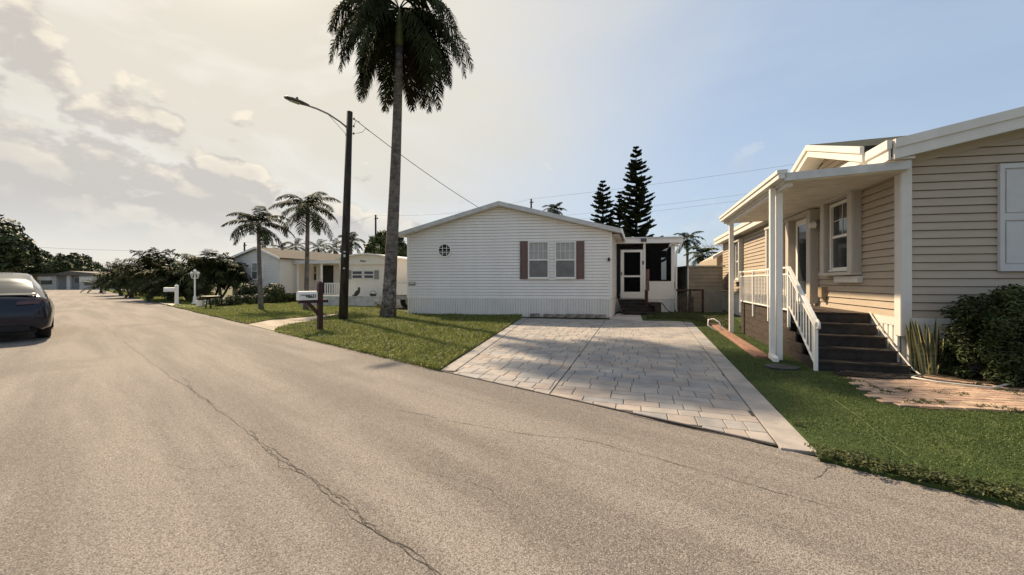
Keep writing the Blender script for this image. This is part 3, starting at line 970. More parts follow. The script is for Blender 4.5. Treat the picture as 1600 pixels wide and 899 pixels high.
# dark wooden steps up to the screen door
st = thing('porch_steps', PF.p(0.62, 0, 1.0), 'dark wooden steps leading up to the screen door of the white home', 'steps')
n = 5
for i in range(n):
    f0, f1 = 2.05 - i * 0.36, 2.05 - (i + 1) * 0.36
    top = 0.02 + (i + 1) * (BASE - 0.03) / n
    PF.box('riser', M_STEP, st, 0.05, dw - 0.02, 0.02 if i == 0 else top - (BASE - 0.03) / n, top - 0.035, f1 + 0.0, f0 - 0.03)
    PF.box('tread', M_STEP, st, 0.03, dw, top - 0.033, top, f1 - 0.005, f0)
PF.box('stair_side', M_STEP, st, dw - 0.018, dw + 0.03, 0.02, 0.40, 0.04, 1.9)
np_ = G(1010, 491)
nf = Frame(np_, fu, fn)
nw = thing('stair_newel_post', np_, 'short maroon wooden newel post beside the dark porch steps', 'post')
nf.box('post', M_MAROON, nw, -0.06, 0.06, 0.0, 1.05, -0.06, 0.06)
nf.box('post_board', M_MAROON2, nw, -0.05, 0.10, 1.0, 1.92, 0.062, 0.10)
# dark crate and its hose
cb = G(1022, 490)
cf = Frame(cb, fu, fn)
cr = thing('storage_crate', cb, 'low dark brown storage box on the grass below the screened porch', 'box')
M_CRATE = mat('dark_crate', (0.055, 0.046, 0.038), 0.7, 0.2, 5.0)
cf.box('body', M_CRATE, cr, -0.30, 0.30, 0.025, 0.44, -0.42, 0.0)
cf.box('lid', M_CRATE, cr, -0.32, 0.32, 0.44, 0.48, -0.44, 0.025)
hose = MB().tube([cf.p(0.30, 0.46, 0.03), cf.p(0.36, 0.42, 0.04), cf.p(0.48, 0.22, 0.05), cf.p(0.62, 0.09, 0.05), cf.p(0.80, 0.05, 0.04), cf.p(0.95, 0.045, -0.1)], 0.018, 8).build('garden_hose', M_BLACK, org=cb)
tag(hose, 'black hose drooping from the dark box along the porch skirting', 'hose')

# ------------------------------------------------ beige home on the right
BC = Vector((6.01, 5.915, 0))
BU = Vector((0.983, -0.182, 0)).normalized()
BF = Frame(BC, BU, Vector((-0.182, -0.983, 0)))
BN = Vector((-SD.y, SD.x, 0))
BS = Frame(BC, SD, BN)
BWD, BDEEP = 7.6, 13.4
bh = thing('beige_mobile_home', BC, 'beige sided mobile home with white corner trim and covered side deck', 'house')
S0, S1, BE, BP = 0.71, 0.84, 3.30, 4.16
bap = BWD / 2
def brake(h):
    if h <= BE: return 0.0, BWD
    k = (h - BE) / (BP - BE)
    return bap * k, BWD - bap * k
bcore = MB().prism([BF.p(0.02, S0, -0.02), BF.p(BWD, S0, -0.02), BF.p(BWD, BE, -0.02), BF.p(bap, BP, -0.02), BF.p(0.02, BE, -0.02)], SD * BDEEP)
bw = bcore.build('wall', M_SID_B, bh)
lap_siding(BF, bw, M_SID_B, 0.0, BWD, S1, BP, 0.122, brake)
bsw = MB().add([BS.p(0, S0, -0.012), BS.p(BDEEP, S0, -0.012), BS.p(BDEEP, BE, -0.012), BS.p(0, BE, -0.012)], [(0, 1, 2, 3)]).build('side_wall', M_SID_B, bh)
lap_siding(BS, bsw, M_SID_B, 0.0, BDEEP, S1, BE, 0.122)
bsk = MB().hexa([BF.p(0.03, 0, -0.04), BF.p(BWD, 0, -0.04), BF.p(BWD, 0, -0.04) + SD * BDEEP, BF.p(0.03, 0, -0.04) + SD * BDEEP,
                 BF.p(0.03, S0, -0.04), BF.p(BWD, S0, -0.04), BF.p(BWD, S0, -0.04) + SD * BDEEP, BF.p(0.03, S0, -0.04) + SD * BDEEP]).build('skirting', M_SKIRT, bh)
skirting(BF, bsk, M_SKIRT, 0.06, BWD, 0.0, S0, 0.38, 0.127)
skirting(BS, bsk, M_SKIRT, 0.06, BDEEP, 0.0, S0, 0.38, 0.127)
BF.box('base_trim', M_WHITE2, bh, 0.0, BWD, S0, S1, -0.02, 0.028)
BS.box('base_trim', M_WHITE2, bh, 0.03, BDEEP, S0, S1, -0.02, 0.030)
BF.box('corner_trim', M_WHITE2, bh, -0.03, 0.105, 0.56, BE - 0.05, -0.03, 0.034)
BS.box('corner_trim', M_WHITE2, bh, -0.03, 0.12, 0.56, BE - 0.06, 0.0, 0.036)
# roof with overhang and two-step rake boards
O1 = 0.30
sb = (BP - BE) / bap
def bslope(a0, h0, a1, h1, th=0.09, o=O1):
    return MB().prism([BF.p(a0, h0, o), BF.p(a1, h1, o), BF.p(a1, h1 + th, o), BF.p(a0, h0 + th, o)], SD * (BDEEP + 0.6))
brf = bslope(-O1, BE - O1 * sb + 0.16, bap, BP + 0.16).build('roof', M_ROOFD, bh)
bslope(bap, BP + 0.16, BWD + O1, BE - O1 * sb + 0.16).build('roof_slope', M_ROOFD, bh)
for a0, h0, a1, h1 in ((-O1 - 0.03, BE - O1 * sb, bap, BP), (bap, BP, BWD + O1 + 0.03, BE - O1 * sb)):
    BF.poly('rake_board', M_WHITE2, brf, [(a0, h0 + 0.13), (a1, h1 + 0.13), (a1, h1 + 0.262), (a0, h0 + 0.262)], O1, O1 + 0.06)
    BF.poly('rake_board', M_WHITE2, brf, [(a0, h0 - 0.03), (a1, h1 - 0.03), (a1, h1 + 0.13), (a0, h0 + 0.13)], O1, O1 + 0.035)
    BF.poly('soffit', M_WHITE2, brf, [(a0, h0 - 0.02), (a1, h1 - 0.02), (a1, h1 + 0.01), (a0, h0 + 0.01)], 0.0, O1)
    BF.poly('frieze', M_SID_B, brf, [(a0 + 0.3, h0 - 0.06), (a1, h1 - 0.14), (a1, h1 - 0.02), (a0 + 0.3, h0 + 0.05)], 0.0, 0.03)
eh = BE - O1 * sb
BS.box('eave_fascia', M_WHITE2, brf, -O1 - 0.035, BDEEP + 0.3, eh - 0.03, eh + 0.13, O1, O1 + 0.032)
BS.box('eave_fascia', M_WHITE2, brf, -O1 - 0.06, BDEEP + 0.3, eh + 0.13, eh + 0.262, O1, O1 + 0.06)
BS.box('eave_soffit', M_WHITE2, brf, -O1, BDEEP + 0.3, eh - 0.02, eh + 0.01, 0.0, O1)
# cross gable above the deck, facing the driveway
DF = Frame(BC, SD, BN)
t0, t1, tp, gp = 0.35, 4.45, 2.4, 4.08
gh0 = eh + 0.16
gable = MB().prism([DF.p(t0 + 0.1, gh0, 0.02), DF.p(t1 - 0.1, gh0, 0.02), DF.p(tp, gp, 0.02)], -BN * 3.4).build('cross_gable', M_SID_B, bh)
def grake(h):
    k = (h - gh0) / (gp - gh0)
    return t0 + 0.1 + (tp - t0 - 0.1) * k, t1 - 0.1 - (t1 - 0.1 - tp) * k
lap_siding(Frame(BC + BN * 0.02, SD, BN), gable, M_SID_B, t0, t1, gh0, gp, 0.122, grake)
for a0, h0, a1, h1 in ((t0 - 0.1, gh0 - 0.04, tp, gp + 0.02), (tp, gp + 0.02, t1 + 0.1, gh0 - 0.04)):
    DF.poly('gable_rake', M_WHITE2, gable, [(a0, h0), (a1, h1), (a1, h1 + 0.14), (a0, h0 + 0.14)], O1 + 0.06, O1 + 0.09)
    DF.poly('gable_rake', M_WHITE2, gable, [(a0, h0 + 0.14), (a1, h1 + 0.14), (a1, h1 + 0.25), (a0, h0 + 0.25)], O1 + 0.06, O1 + 0.12)
    DF.poly('gable_roof', M_ROOFD, gable, [(a0, h0 + 0.15), (a1, h1 + 0.15), (a1, h1 + 0.257), (a0, h0 + 0.257)], O1 + 0.06, -3.5)
    DF.poly('gable_soffit', M_WHITE2, gable, [(a0, h0 + 0.02), (a1, h1 + 0.02), (a1, h1 + 0.05), (a0, h0 + 0.05)], 0.02, O1 + 0.06)
# side windows and door inside folded storm shutters
M_ACC = mat('folded_storm_shutter', (0.52, 0.485, 0.43), 0.45, 0.03, 6.0, stretch=(1, 1, 0.3))
def folded_shutter(fr, parent, a0, a1, h0, h1, dep):
    s = fr.box('storm_shutter', M_ACC, parent, a0, a1, h0, h1, 0.016, dep)
    n = 5
    for i in range(n):
        o0 = 0.025 + (dep - 0.03) * i / n
        fr.box('shutter_blade', M_ACC, s, a0 - 0.010, a0 - 0.001, h0 + 0.02, h1 - 0.02, o0, o0 + (dep - 0.03) / n - 0.008)
        fr.box('shutter_blade', M_ACC, s, a1 + 0.001, a1 + 0.010, h0 + 0.02, h1 - 0.02, o0, o0 + (dep - 0.03) / n - 0.008)
    return s
def storm_window(t0, t1, h0, h1, dep=0.17, sw=0.16):
    folded_shutter(BS, bh, t0, t0 + sw, h0, h1, dep)
    folded_shutter(BS, bh, t1 - sw, t1, h0, h1, dep)
    BS.box('shutter_track', M_ACC, bh, t0 - 0.02, t1 + 0.02, h1, h1 + 0.07, 0.016, dep + 0.02)
    BS.box('shutter_track', M_ACC, bh, t0 - 0.02, t1 + 0.02, h0 - 0.06, h0, 0.016, dep + 0.02)
    window_unit(BS, bh, t0 + sw + 0.05, t1 - sw - 0.05, h0 + 0.05, h1 - 0.04, 0.018, M_WHITE, M_GLASS, M_GLASS, muntin=(1, 1), fw=0.05)
storm_window(1.10, 2.38, 1.58, 3.02)
BS.box('shutter_ledge', M_WHITE2, bh, 1.05, 1.95, 1.38, 1.50, 0.016, 0.10)
storm_window(5.0, 6.2, 1.45, 2.98)
storm_window(9.5, 10.7, 1.45, 2.98)
# door with folded shutters
folded_shutter(BS, bh, 2.88, 3.08, 0.90, 2.96, 0.18)
folded_shutter(BS, bh, 4.22, 4.42, 0.90, 2.96, 0.18)
BS.box('shutter_track', M_ACC, bh, 2.86, 4.44, 2.96, 3.03, 0.016, 0.2)
dr = BS.box('entry_door', M_WHITE, bh, 3.22, 4.10, 0.90, 2.92, 0.018, 0.05)
BS.box('door_glass', M_GLASS, dr, 3.36, 3.96, 1.10, 2.78, 0.051, 0.058)
BS.box('door_handle', M_METAL, dr, 3.26, 3.30, 1.75, 1.95, 0.052, 0.10)
# porch lamp, small bracket and socket box
lm = MB().tube([BS.p(2.72, 2.66, 0.016), BS.p(2.72, 2.66, 0.14)], [0.10, 0.10], 14).build('porch_lamp', M_METAL, bh)
MB().tube([BS.p(2.72, 2.66, 0.14), BS.p(2.72, 2.64, 0.24)], [0.085, 0.05], 12).build('lamp_glass', mat('frosted_lamp_glass', (0.75, 0.75, 0.72), 0.15, 0.03), lm)
BS.box('wall_bracket', M_WHITE2, bh, 2.50, 2.56, 2.38, 2.62, 0.016, 0.10)
M_TANBOX = mat('tan_socket_box', (0.36, 0.27, 0.17), 0.6, 0.1)
so = BS.box('socket_box', M_TANBOX, bh, 2.45, 2.62, 1.06, 1.28, 0.016, 0.12)
BS.box('socket_plug', M_TANBOX, so, 2.48, 2.56, 0.98, 1.06, 0.03, 0.09)
# front window with white panelled shutters
M_WSH = mat('white_panel_shutter', (0.56, 0.55, 0.54), 0.6, 0.02, 6.0)
panel_shutter(BF, bh, M_WSH, 1.19, 1.62, 1.55, 3.13, 0.017, 0.045)
window_unit(BF, bh, 1.66, 2.60, 1.60, 3.08, 0.018, M_WHITE, M_BLIND, M_GLASS, muntin=(2, 1))
panel_shutter(BF, bh, M_WSH, 2.64, 3.07, 1.55, 3.13, 0.017, 0.045)
# awning roof over the deck: ribbed pans between fascia channels
RT0, RT1, RN1 = -0.22, 4.45, 1.62
awn = thing('deck_awning', BS.p(0.4, 0, 1.6), 'white aluminium awning roof on two posts over the side deck of the beige home', 'awning')
def roof_h(o): return 3.20 - 0.05 * o / RN1
M_PAN = mat('awning_pan', (0.62, 0.575, 0.50), 0.5, 0.06, 3.0)
np2 = 16
for i in range(np2):
    a0 = RT0 + 0.03 + (RT1 - RT0 - 0.06) * i / np2
    a1 = RT0 + 0.03 + (RT1 - RT0 - 0.06) * (i + 1) / np2
    mb = MB()
    def row(o):
        h = roof_h(o) - 0.12
        return [BS.p(a0 + 0.004, h, o), BS.p(a0 + 0.03, h - 0.022, o), BS.p(a1 - 0.03, h - 0.022, o), BS.p(a1 - 0.004, h, o), BS.p(a1 - 0.004, h + 0.03, o), BS.p(a0 + 0.004, h + 0.03, o)]
    ra, rb_ = row(0.03), row(RN1 - 0.02)
    mb.add(ra + rb_, [(0, 1, 7, 6), (1, 2, 8, 7), (2, 3, 9, 8), (3, 4, 10, 9), (4, 5, 11, 10), (5, 0, 6, 11), (0, 5, 4, 3, 2, 1), (6, 7, 8, 9, 10, 11)])
    mb.build('roof_pan', M_PAN, awn)
mb = MB().prism([BS.p(RT0, roof_h(0) - 0.13, 0.03), BS.p(RT0, roof_h(RN1) - 0.13, RN1), BS.p(RT0, roof_h(RN1) - 0.005, RN1), BS.p(RT0, roof_h(0) - 0.005, 0.03)], -SD * 0.05)
mb.build('end_fascia', M_FASC, awn)
mb = MB().prism([BS.p(RT1, roof_h(0) - 0.15, 0.03), BS.p(RT1, roof_h(RN1) - 0.15, RN1), BS.p(RT1, roof_h(RN1) + 0.02, RN1), BS.p(RT1, roof_h(0) + 0.02, 0.03)], SD * 0.05)
mb.build('end_fascia', M_FASC, awn)
BS.box('gutter', M_WHITE2, awn, RT0 - 0.05, RT1 + 0.05, 3.06, 3.14, RN1 - 0.03, RN1 + 0.09)
BS.box('gutter_lip', M_WHITE2, awn, RT0 - 0.055, RT1 + 0.055, 3.14, 3.20, RN1 - 0.035, RN1 + 0.11)
BS.box('carrier_beam', M_WHITE2, awn, RT0 + 0.08, RT1 - 0.06, 2.95, 3.04, 1.47, 1.56)
BS.box('post', M_WHITE, awn, 0.30, 0.38, 0.03, 2.95, 1.48, 1.57)
BS.box('post', M_WHITE, awn, 4.06, 4.15, 0.03, 2.95, 1.46, 1.56)
dsx = BS.box('downspout', M_WHITE, awn, 0.285, 0.36, 0.14, 3.03, 1.595, 1.67)
MB().hexa([BS.p(0.285, 0.05, 1.60), BS.p(0.36, 0.05, 1.60), BS.p(0.36, 0.05, 1.68), BS.p(0.285, 0.05, 1.68),
           BS.p(0.285, 0.139, 1.60), BS.p(0.36, 0.139, 1.60), BS.p(0.36, 0.139, 1.68), BS.p(0.285, 0.139, 1.68)]).build('elbow', M_WHITE, dsx)
MB().hexa([BS.p(0.08, 0.035, 1.60), BS.p(0.284, 0.05, 1.60), BS.p(0.284, 0.05, 1.68), BS.p(0.08, 0.035, 1.68),
           BS.p(0.08, 0.10, 1.60), BS.p(0.284, 0.135, 1.60), BS.p(0.284, 0.135, 1.68), BS.p(0.08, 0.10, 1.68)]).build('outlet', M_WHITE, dsx)
# deck, stairs, railing
DH = 0.85
dk = thing('side_deck', BS.p(2.4, 0, 0.6), 'dark brown raised deck with steps along the beige home', 'deck')
DN = 1.24
for i in range(7):
    o0 = 0.05 + (DN - 0.05) * i / 7
    BS.box('deck_board', M_DECK, dk, 0.74, 4.25, DH - 0.03, DH, o0, o0 + (DN - 0.05) / 7 - 0.006)
for i in range(5):
    h0 = 0.03 + i * 0.158
    BS.box('side_board', M_DECK, dk, -0.10 if i < 1 else (0.18 if i < 2 else (0.46 if i < 3 else 0.74)), 4.25, h0, h0 + 0.152, DN - 0.03 + random.uniform(-0.002, 0.002), DN)
BS.box('deck_frame', M_STEP, dk, 0.76, 4.23, 0.03, DH - 0.032, 0.06, DN - 0.032)
sx0 = 0.10
for i in range(5):
    f0 = -0.40 + i * 0.285
    top = 0.17 * (i + 1)
    if i < 4:
        BS.box('tread', M_STEP, dk, f0, f0 + 0.30, top - 0.03, top, sx0, DN - 0.035 if i else DN + 0.03)
    else:
        BS.box('tread', M_STEP, dk, f0, f0 + 0.02, top - 0.03, top - 0.001, sx0, DN - 0.035)
    BS.box('riser', M_STEP, dk, f0 + 0.025, f0 + 0.05 if i else f0 + 0.28, top - 0.17 if i else 0.03, top - 0.031, sx0 + 0.01, DN - 0.04 if i else DN + 0.02)
# railing
rl = thing('deck_railing', BS.p(0.7, 0, DN), 'white metal picket railing running down the dark deck steps', 'railing')
ro_ = DN + 0.025
def bar(p, q, r=0.014, name='rail', seg=6):
    return MB().tube([p, q], r, seg).build(name, M_WHITE, rl)
def rbox(name, a0, a1, h0, h1, w_=0.03):
    return BS.box(name, M_WHITE, rl, a0, a1, h0, h1, ro_ - w_ / 2, ro_ + w_ / 2)
RH = DH + 0.82
rbox('rail', 0.70, 4.25, RH - 0.03, RH, 0.045)
rbox('rail', 0.70, 4.25, RH - 0.15, RH - 0.125, 0.025)
rbox('rail', 0.70, 4.25, DH + 0.02, DH + 0.045, 0.025)
for a in (0.70, 1.85, 3.0, 4.2):
    rbox('post', a - 0.02, a + 0.02, DH - 0.28, RH - 0.03, 0.04)
a = 0.82
while a < 4.15:
    if min(abs(a - q) for q in (0.70, 1.85, 3.0, 4.2)) > 0.04:
        rbox('picket', a - 0.008, a + 0.008, DH + 0.045, RH - 0.15, 0.016)
    a += 0.115
lo_a = -0.42
def sl_h(a, base): return base + (DH * (a - lo_a) / (0.70 - lo_a))
def slant(name, a0, a1, b0, th, w_):
    mb = MB()
    p = [(a0, sl_h(a0, b0)), (a1, sl_h(a1, b0)), (a1, sl_h(a1, b0) + th), (a0, sl_h(a0, b0) + th)]
    mb.prism([BS.p(x, y, ro_ - w_ / 2) for x, y in p], BN * w_)
    return mb.build(name, M_WHITE, rl)
slant('stair_rail', lo_a - 0.06, 0.70, 0.79, 0.035, 0.05)
slant('stair_rail', lo_a, 0.68, 0.67, 0.025, 0.025)
slant('stair_rail', lo_a, 0.68, 0.10, 0.025, 0.025)
rbox('post', lo_a - 0.03, lo_a + 0.015, 0.03, 0.80, 0.045)
MB().tube([BS.p(lo_a - 0.06, 0.81, ro_), BS.p(lo_a - 0.12, 0.77, ro_), BS.p(lo_a - 0.13, 0.70, ro_), BS.p(lo_a - 0.06, 0.68, ro_)], 0.02, 8).build('rail_curl', M_WHITE, rl, smooth=True)
a = lo_a + 0.11
while a < 0.64:
    b0, b1 = sl_h(a, 0.125), sl_h(a, 0.67)
    rbox('picket', a - 0.008, a + 0.008, b0, b1, 0.016)
    a += 0.115
# white hand hose lying along the stair side and out round the bed
M_HOSE = mat('pale_hose', (0.55, 0.52, 0.45), 0.5, 0.1)
hp = [BS.p(0.75, 0.87, 0.06), BS.p(0.45, 0.66, 0.085), BS.p(0.2, 0.5, 0.09), BS.p(-0.1, 0.33, 0.10), BS.p(-0.38, 0.12, 0.07), BS.p(-0.5, 0.075, 0.05), G(1425, 590, 0.07), G(1465, 597, 0.07), G(1510, 602, 0.07), G(1550, 606, 0.07), G(1578, 600, 0.09), G(1590, 588, 0.14), G(1592, 578, 0.2)]
tag(MB().tube(hp, 0.012, 8).build('pale_hose', M_HOSE, org=hp[6], smooth=True), 'pale garden hose snaking from the dark steps round the plant bed', 'hose')
# black ribbed oval, modelled as a stand-in for the shadow below the steps
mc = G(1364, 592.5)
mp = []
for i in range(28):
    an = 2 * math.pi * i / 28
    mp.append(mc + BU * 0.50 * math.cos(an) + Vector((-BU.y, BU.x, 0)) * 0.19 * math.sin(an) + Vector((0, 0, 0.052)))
mt = thing('step_shadow_oval', mc, 'black oval standing in for the shadow at the foot of the dark deck steps', 'mat')
MB().prism(mp, (0, 0, 0.012)).build('shadow_oval_base', M_BLACK, mt)
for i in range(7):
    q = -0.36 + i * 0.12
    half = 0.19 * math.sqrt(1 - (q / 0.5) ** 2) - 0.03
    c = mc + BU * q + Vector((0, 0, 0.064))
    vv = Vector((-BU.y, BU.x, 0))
    MB().prism([c - BU * 0.02 - vv * half, c + BU * 0.02 - vv * half, c + BU * 0.02 + vv * half, c - BU * 0.02 + vv * half], (0, 0, 0.004)).build('shadow_oval_rib', M_BLACK, mt)
# dark utility cabinet at the far end of the deck
uc = thing('utility_cabinet', BS.p(4.9, 0, 0.7), 'tall dark brown utility cabinet with white label beyond the deck railing', 'cabinet')
BS.box('cabinet_body', M_CRATE, uc, 4.45, 5.25, 0.10, 1.00, 0.12, 1.02)
BS.box('cabinet_foot', M_BLACK, uc, 4.40, 5.30, 0.028, 0.10, 0.08, 1.06)
BS.box('cabinet_top', M_METAL, uc, 4.42, 5.28, 1.00, 1.04, 0.10, 1.05)
BS.box('cabinet_label', M_WHITE, uc, 4.44, 4.449, 0.72, 0.90, 0.40, 0.55)
MB().tube([BS.p(4.43, 0.98, 0.80), BS.p(4.42, 0.80, 0.70), BS.p(4.42, 0.62, 0.45), BS.p(4.42, 0.40, 0.20)], 0.014, 6).build('white_cable', M_WHITE, uc)
MB().tube([BS.p(4.42, 0.34, 0.75), BS.p(4.40, 0.24, 0.45), BS.p(4.40, 0.10, 0.15)], 0.018, 6).build('black_pipe', M_BLACK, uc)
pp = BS.p(4.2, 0, 1.72)
pv = MB().tube([pp + Vector((0.02, 0, 0.03)), pp + Vector((-0.02, 0.1, 0.28)), pp + Vector((-0.12, 0.2, 0.36)), pp + Vector((-0.26, 0.2, 0.34)), pp + Vector((-0.3, 0.15, 0.2)), pp + Vector((-0.16, 0.0, 0.06))], 0.02, 8).build('plastic_pipe', M_WHITE, org=pp, smooth=True)
tag(pv, 'bent white plastic pipe at the foot of the farther awning post', 'pipe')
# flat dark stone by the post
ps = G(1222, 578)
M_SLATE = mat('dark_slate', (0.04, 0.042, 0.045), 0.6, 0.2, 6.0)
pvst = []
for i in range(9):
    an = 2 * math.pi * i / 9 + 0.2
    pvst.append(ps + Vector((0.27 * math.cos(an) * random.uniform(0.9, 1.08), 0.20 * math.sin(an) * random.uniform(0.9, 1.08), 0.028)))
tag(MB().prism(pvst, (0, 0, 0.028)).build('stepping_stone', M_SLATE, org=ps), 'flat dark slate stone on the turf below the white downspout', 'stone')
# reddish edging timber
et0, et1 = G(1110, 504), G(1190, 563)
ed = (et1 - et0)
en = Vector((ed.y, -ed.x, 0)).normalized()
M_RED = mat('reddish_edging', (0.30, 0.165, 0.11), 0.85, 0.2, 11.0, bump=0.6, bscale=30, col2=(0.17, 0.10, 0.075))
el_ = thing('edging_timber', et0.lerp(et1, 0.5), 'long reddish edging timber lying on the turf beside the deck', 'edging')
ns = 5
for i in range(ns):
    p = et0.lerp(et1, i / ns) + ed.normalized() * 0.006 + en * 0.03 * math.sin(i * 0.9)
    q = et0.lerp(et1, (i + 1) / ns) - ed.normalized() * 0.006 + en * 0.03 * math.sin((i + 1) * 0.9)
    prof = [(-0.13, 0.028), (0.13, 0.028), (0.125, 0.062), (0.09, 0.072), (-0.09, 0.072), (-0.125, 0.062)]
    mb = MB()
    mb.add([p + en * x + Vector((0, 0, z)) for x, z in prof] + [q + en * x + Vector((0, 0, z)) for x, z in prof],
           [(i2, (i2 + 1) % 6, 6 + (i2 + 1) % 6, 6 + i2) for i2 in range(6)] + [(5, 4, 3, 2, 1, 0), (6, 7, 8, 9, 10, 11)])
    mb.build('timber_length', M_RED, el_)

# ------------------------------------------------ things behind, between the two homes
M_SHED = mat('dull_shed_siding', (0.24, 0.215, 0.17), 0.7, 0.08, 3.0)
SF = Frame(G(1076, 488), fu, fn)
sh = thing('garden_shed', SF.p(0.6, 0, -0.5), 'small tan garden shed behind the wire fence between the two homes', 'shed')
SW = 1.45
body = MB().hexa([SF.p(0, 0, -0.01), SF.p(SW, 0, -0.01), SF.p(SW, 0, -2.2), SF.p(0, 0, -2.2), SF.p(0, 2.05, -0.01), SF.p(SW, 2.05, -0.01), SF.p(SW, 2.05, -2.2), SF.p(0, 2.05, -2.2)]).build('wall', M_SHED, sh)
lap_siding(SF, body, M_SHED, 0, SW, 0, 2.05, 0.17)
SF.box('roof', M_METAL, sh, -0.08, SW + 0.08, 2.05, 2.12, -2.3, 0.09)
SF.box('corner_trim', M_WHITE2, sh, -0.05, 0.0, 0, 2.05, -0.06, 0.02)
# rear beige building
RB = at(1120, 482, 19.8); RB.z = 0
RF_ = Frame(RB, fu, fn)
rb2 = thing('rear_beige_building', RF_.p(1.5, 0, -1), 'beige sided gable end rising behind the far end of the beige home', 'house')
rwall = MB().prism([RF_.p(0, 0, -0.02), RF_.p(6, 0, -0.02), RF_.p(6, 3.9, -0.02), RF_.p(2.6, 4.1, -0.02), RF_.p(0, 2.65, -0.02)], SD * 6).build('wall', M_SID_B, rb2)
lap_siding(RF_, rwall, M_SID_B, 0, 3.5, 0.2, 4.1, 0.14, lambda h: ((max(0, (h - 2.65) / 1.45 * 2.6)), 3.5))
RF_.poly('rake_board', M_WHITE2, rb2, [(-0.25, 2.53), (2.6, 4.12), (2.6, 4.28), (-0.25, 2.69)], -0.02, 0.2)
window_unit(RF_, rb2, 0.18, 0.62, 1.0, 2.35, 0.018, M_WHITE, M_GLASS, M_GLASS)
# old wooden gate and chain-link panel
M_OLDW = mat('grey_old_wood', (0.075, 0.06, 0.05), 0.9, 0.3, 7.0, bump=0.4)
M_OLDR = mat('dark_red_wood', (0.06, 0.032, 0.026), 0.85, 0.3, 7.0)
GF = Frame(G(1058, 490), fu, fn)
gt = thing('picket_gate', GF.p(0.5, 0, 0), 'old broken wooden picket gate beside the tan garden shed', 'gate')
for i in range(8):
    a = 0.02 + i * 0.085 + random.uniform(-0.01, 0.01)
    hh = random.uniform(0.65, 1.05)
    mb = MB().prism([GF.p(a, 0.03, 0), GF.p(a + 0.07, 0.03, 0), GF.p(a + 0.07 + random.uniform(-0.03, 0.03), hh - 0.05, 0), GF.p(a + 0.03, hh, 0), GF.p(a + random.uniform(-0.03, 0.02), hh - 0.06, 0)], fn * 0.02)
    mb.build('picket', M_OLDW, gt)
for a in (0.50, 1.04):
    GF.box('post', M_OLDR, gt, a, a + 0.07, 0.02, 1.02, -0.08, -0.002)
GF.box('top_rail', M_OLDR, gt, -0.02, 1.12, 0.98, 1.06, -0.09, -0.02)
CF = Frame(G(1098, 490), fu, fn)
ch = thing('chain_link_panel', CF.p(0.5, 0, 0), 'low chain link fence panel with bent pipe frame near the shed', 'fence')
MB().tube([CF.p(0.0, 1.0, 0), CF.p(0.95, 1.0, 0), CF.p(1.08, 0.96, 0), CF.p(1.12, 0.85, 0), CF.p(1.12, 0.02, 0)], 0.022, 8).build('pipe_frame', M_METAL, ch)
wm = MB()
k = 0.0
while k < 2.1:
    for sgn in (1, -1):
        x0, x1 = (k - 1.0, k) if sgn > 0 else (k, k - 1.0)
        pa_, pb_ = [x0, 0.03], [x1, 1.0]
        for P_, Q_ in ((pa_, pb_), (pb_, pa_)):
            for lim_ in (0.0, 1.1):
                if (P_[0] < 0 and lim_ == 0.0) or (P_[0] > 1.1 and lim_ == 1.1):
                    if abs(Q_[0] - P_[0]) > 1e-6:
                        t = (lim_ - P_[0]) / (Q_[0] - P_[0])
                        P_[0], P_[1] = lim_, P_[1] + (Q_[1] - P_[1]) * t
        if 0 <= pa_[0] <= 1.1 and 0 <= pb_[0] <= 1.1 and abs(pa_[0] - pb_[0]) > 0.03:
            wm.tube([CF.p(pa_[0], pa_[1], 0), CF.p(pb_[0], pb_[1], 0)], 0.0022, 3, False)
    k += 0.075
tag(wm.build('wire_mesh', M_METAL, ch), kind='stuff')
# television aerial behind the shed
aerb = at(1118, 470, 24); aerb.z = 0
ae = thing('roof_aerial', aerb, 'thin television aerial mast above the rear beige gable', 'aerial')
def aer(px, py): return at(px, py, 24)
MB().tube([aerb, aer(1112, 385)], 0.025, 6).build('mast', M_METAL, ae)
MB().tube([aer(1097, 385), aer(1132, 384)], 0.02, 6).build('boom', M_METAL, ae)
for x in (1100, 1106, 1114, 1120, 1126):
    MB().tube([aer(x - 4, 380), aer(x + 4, 389)], 0.012, 5).build('element', M_METAL, ae)

# ------------------------------------------------ neighbour: low white trailer with curved roof
TL, TR = Vector((-10.15, 22.6, 0)), Vector((-6.75, 21.9, 0))
tu = (TR - TL).normalized()
TF = Frame(TL, tu, Vector((tu.y, -tu.x, 0)))
TW = (TR - TL).length
M_TR = mat('cream_trailer_panel', (0.74, 0.70, 0.62), 0.5, 0.02, 2.0)
M_TSH = mat('grey_green_shutter', (0.27, 0.28, 0.25), 0.6, 0.1)
tr = thing('white_trailer', TF.p(TW / 2, 0, 0), 'low cream trailer with gently curved roof and strip window, beside the white home', 'house')
arc = [(TW * i / 10, 2.70 + 0.24 * math.sin(math.pi * i / 10)) for i in range(11)]
tb = MB().prism([TF.p(0.10, 0.0, 0)] + [TF.p(TW, 0.0, 0)] + [TF.p(a, h) for a, h in arc[::-1]], SD * 11).build('wall', M_TR, tr)
top = [(a, h) for a, h in arc]
mb = MB()
for (a0, h0), (a1, h1) in zip(top, top[1:]):
    mb.hexa([TF.p(a0 - 0.08, h0 + 0.0, 0.25), TF.p(a1 + 0.08, h1 + 0.0, 0.25), TF.p(a1 + 0.08, h1, 0.25) + SD * 11.4, TF.p(a0 - 0.08, h0, 0.25) + SD * 11.4,
             TF.p(a0 - 0.08, h0 + 0.07, 0.25), TF.p(a1 + 0.08, h1 + 0.07, 0.25), TF.p(a1 + 0.08, h1 + 0.07, 0.25) + SD * 11.4, TF.p(a0 - 0.08, h0 + 0.07, 0.25) + SD * 11.4])
mb = MB()
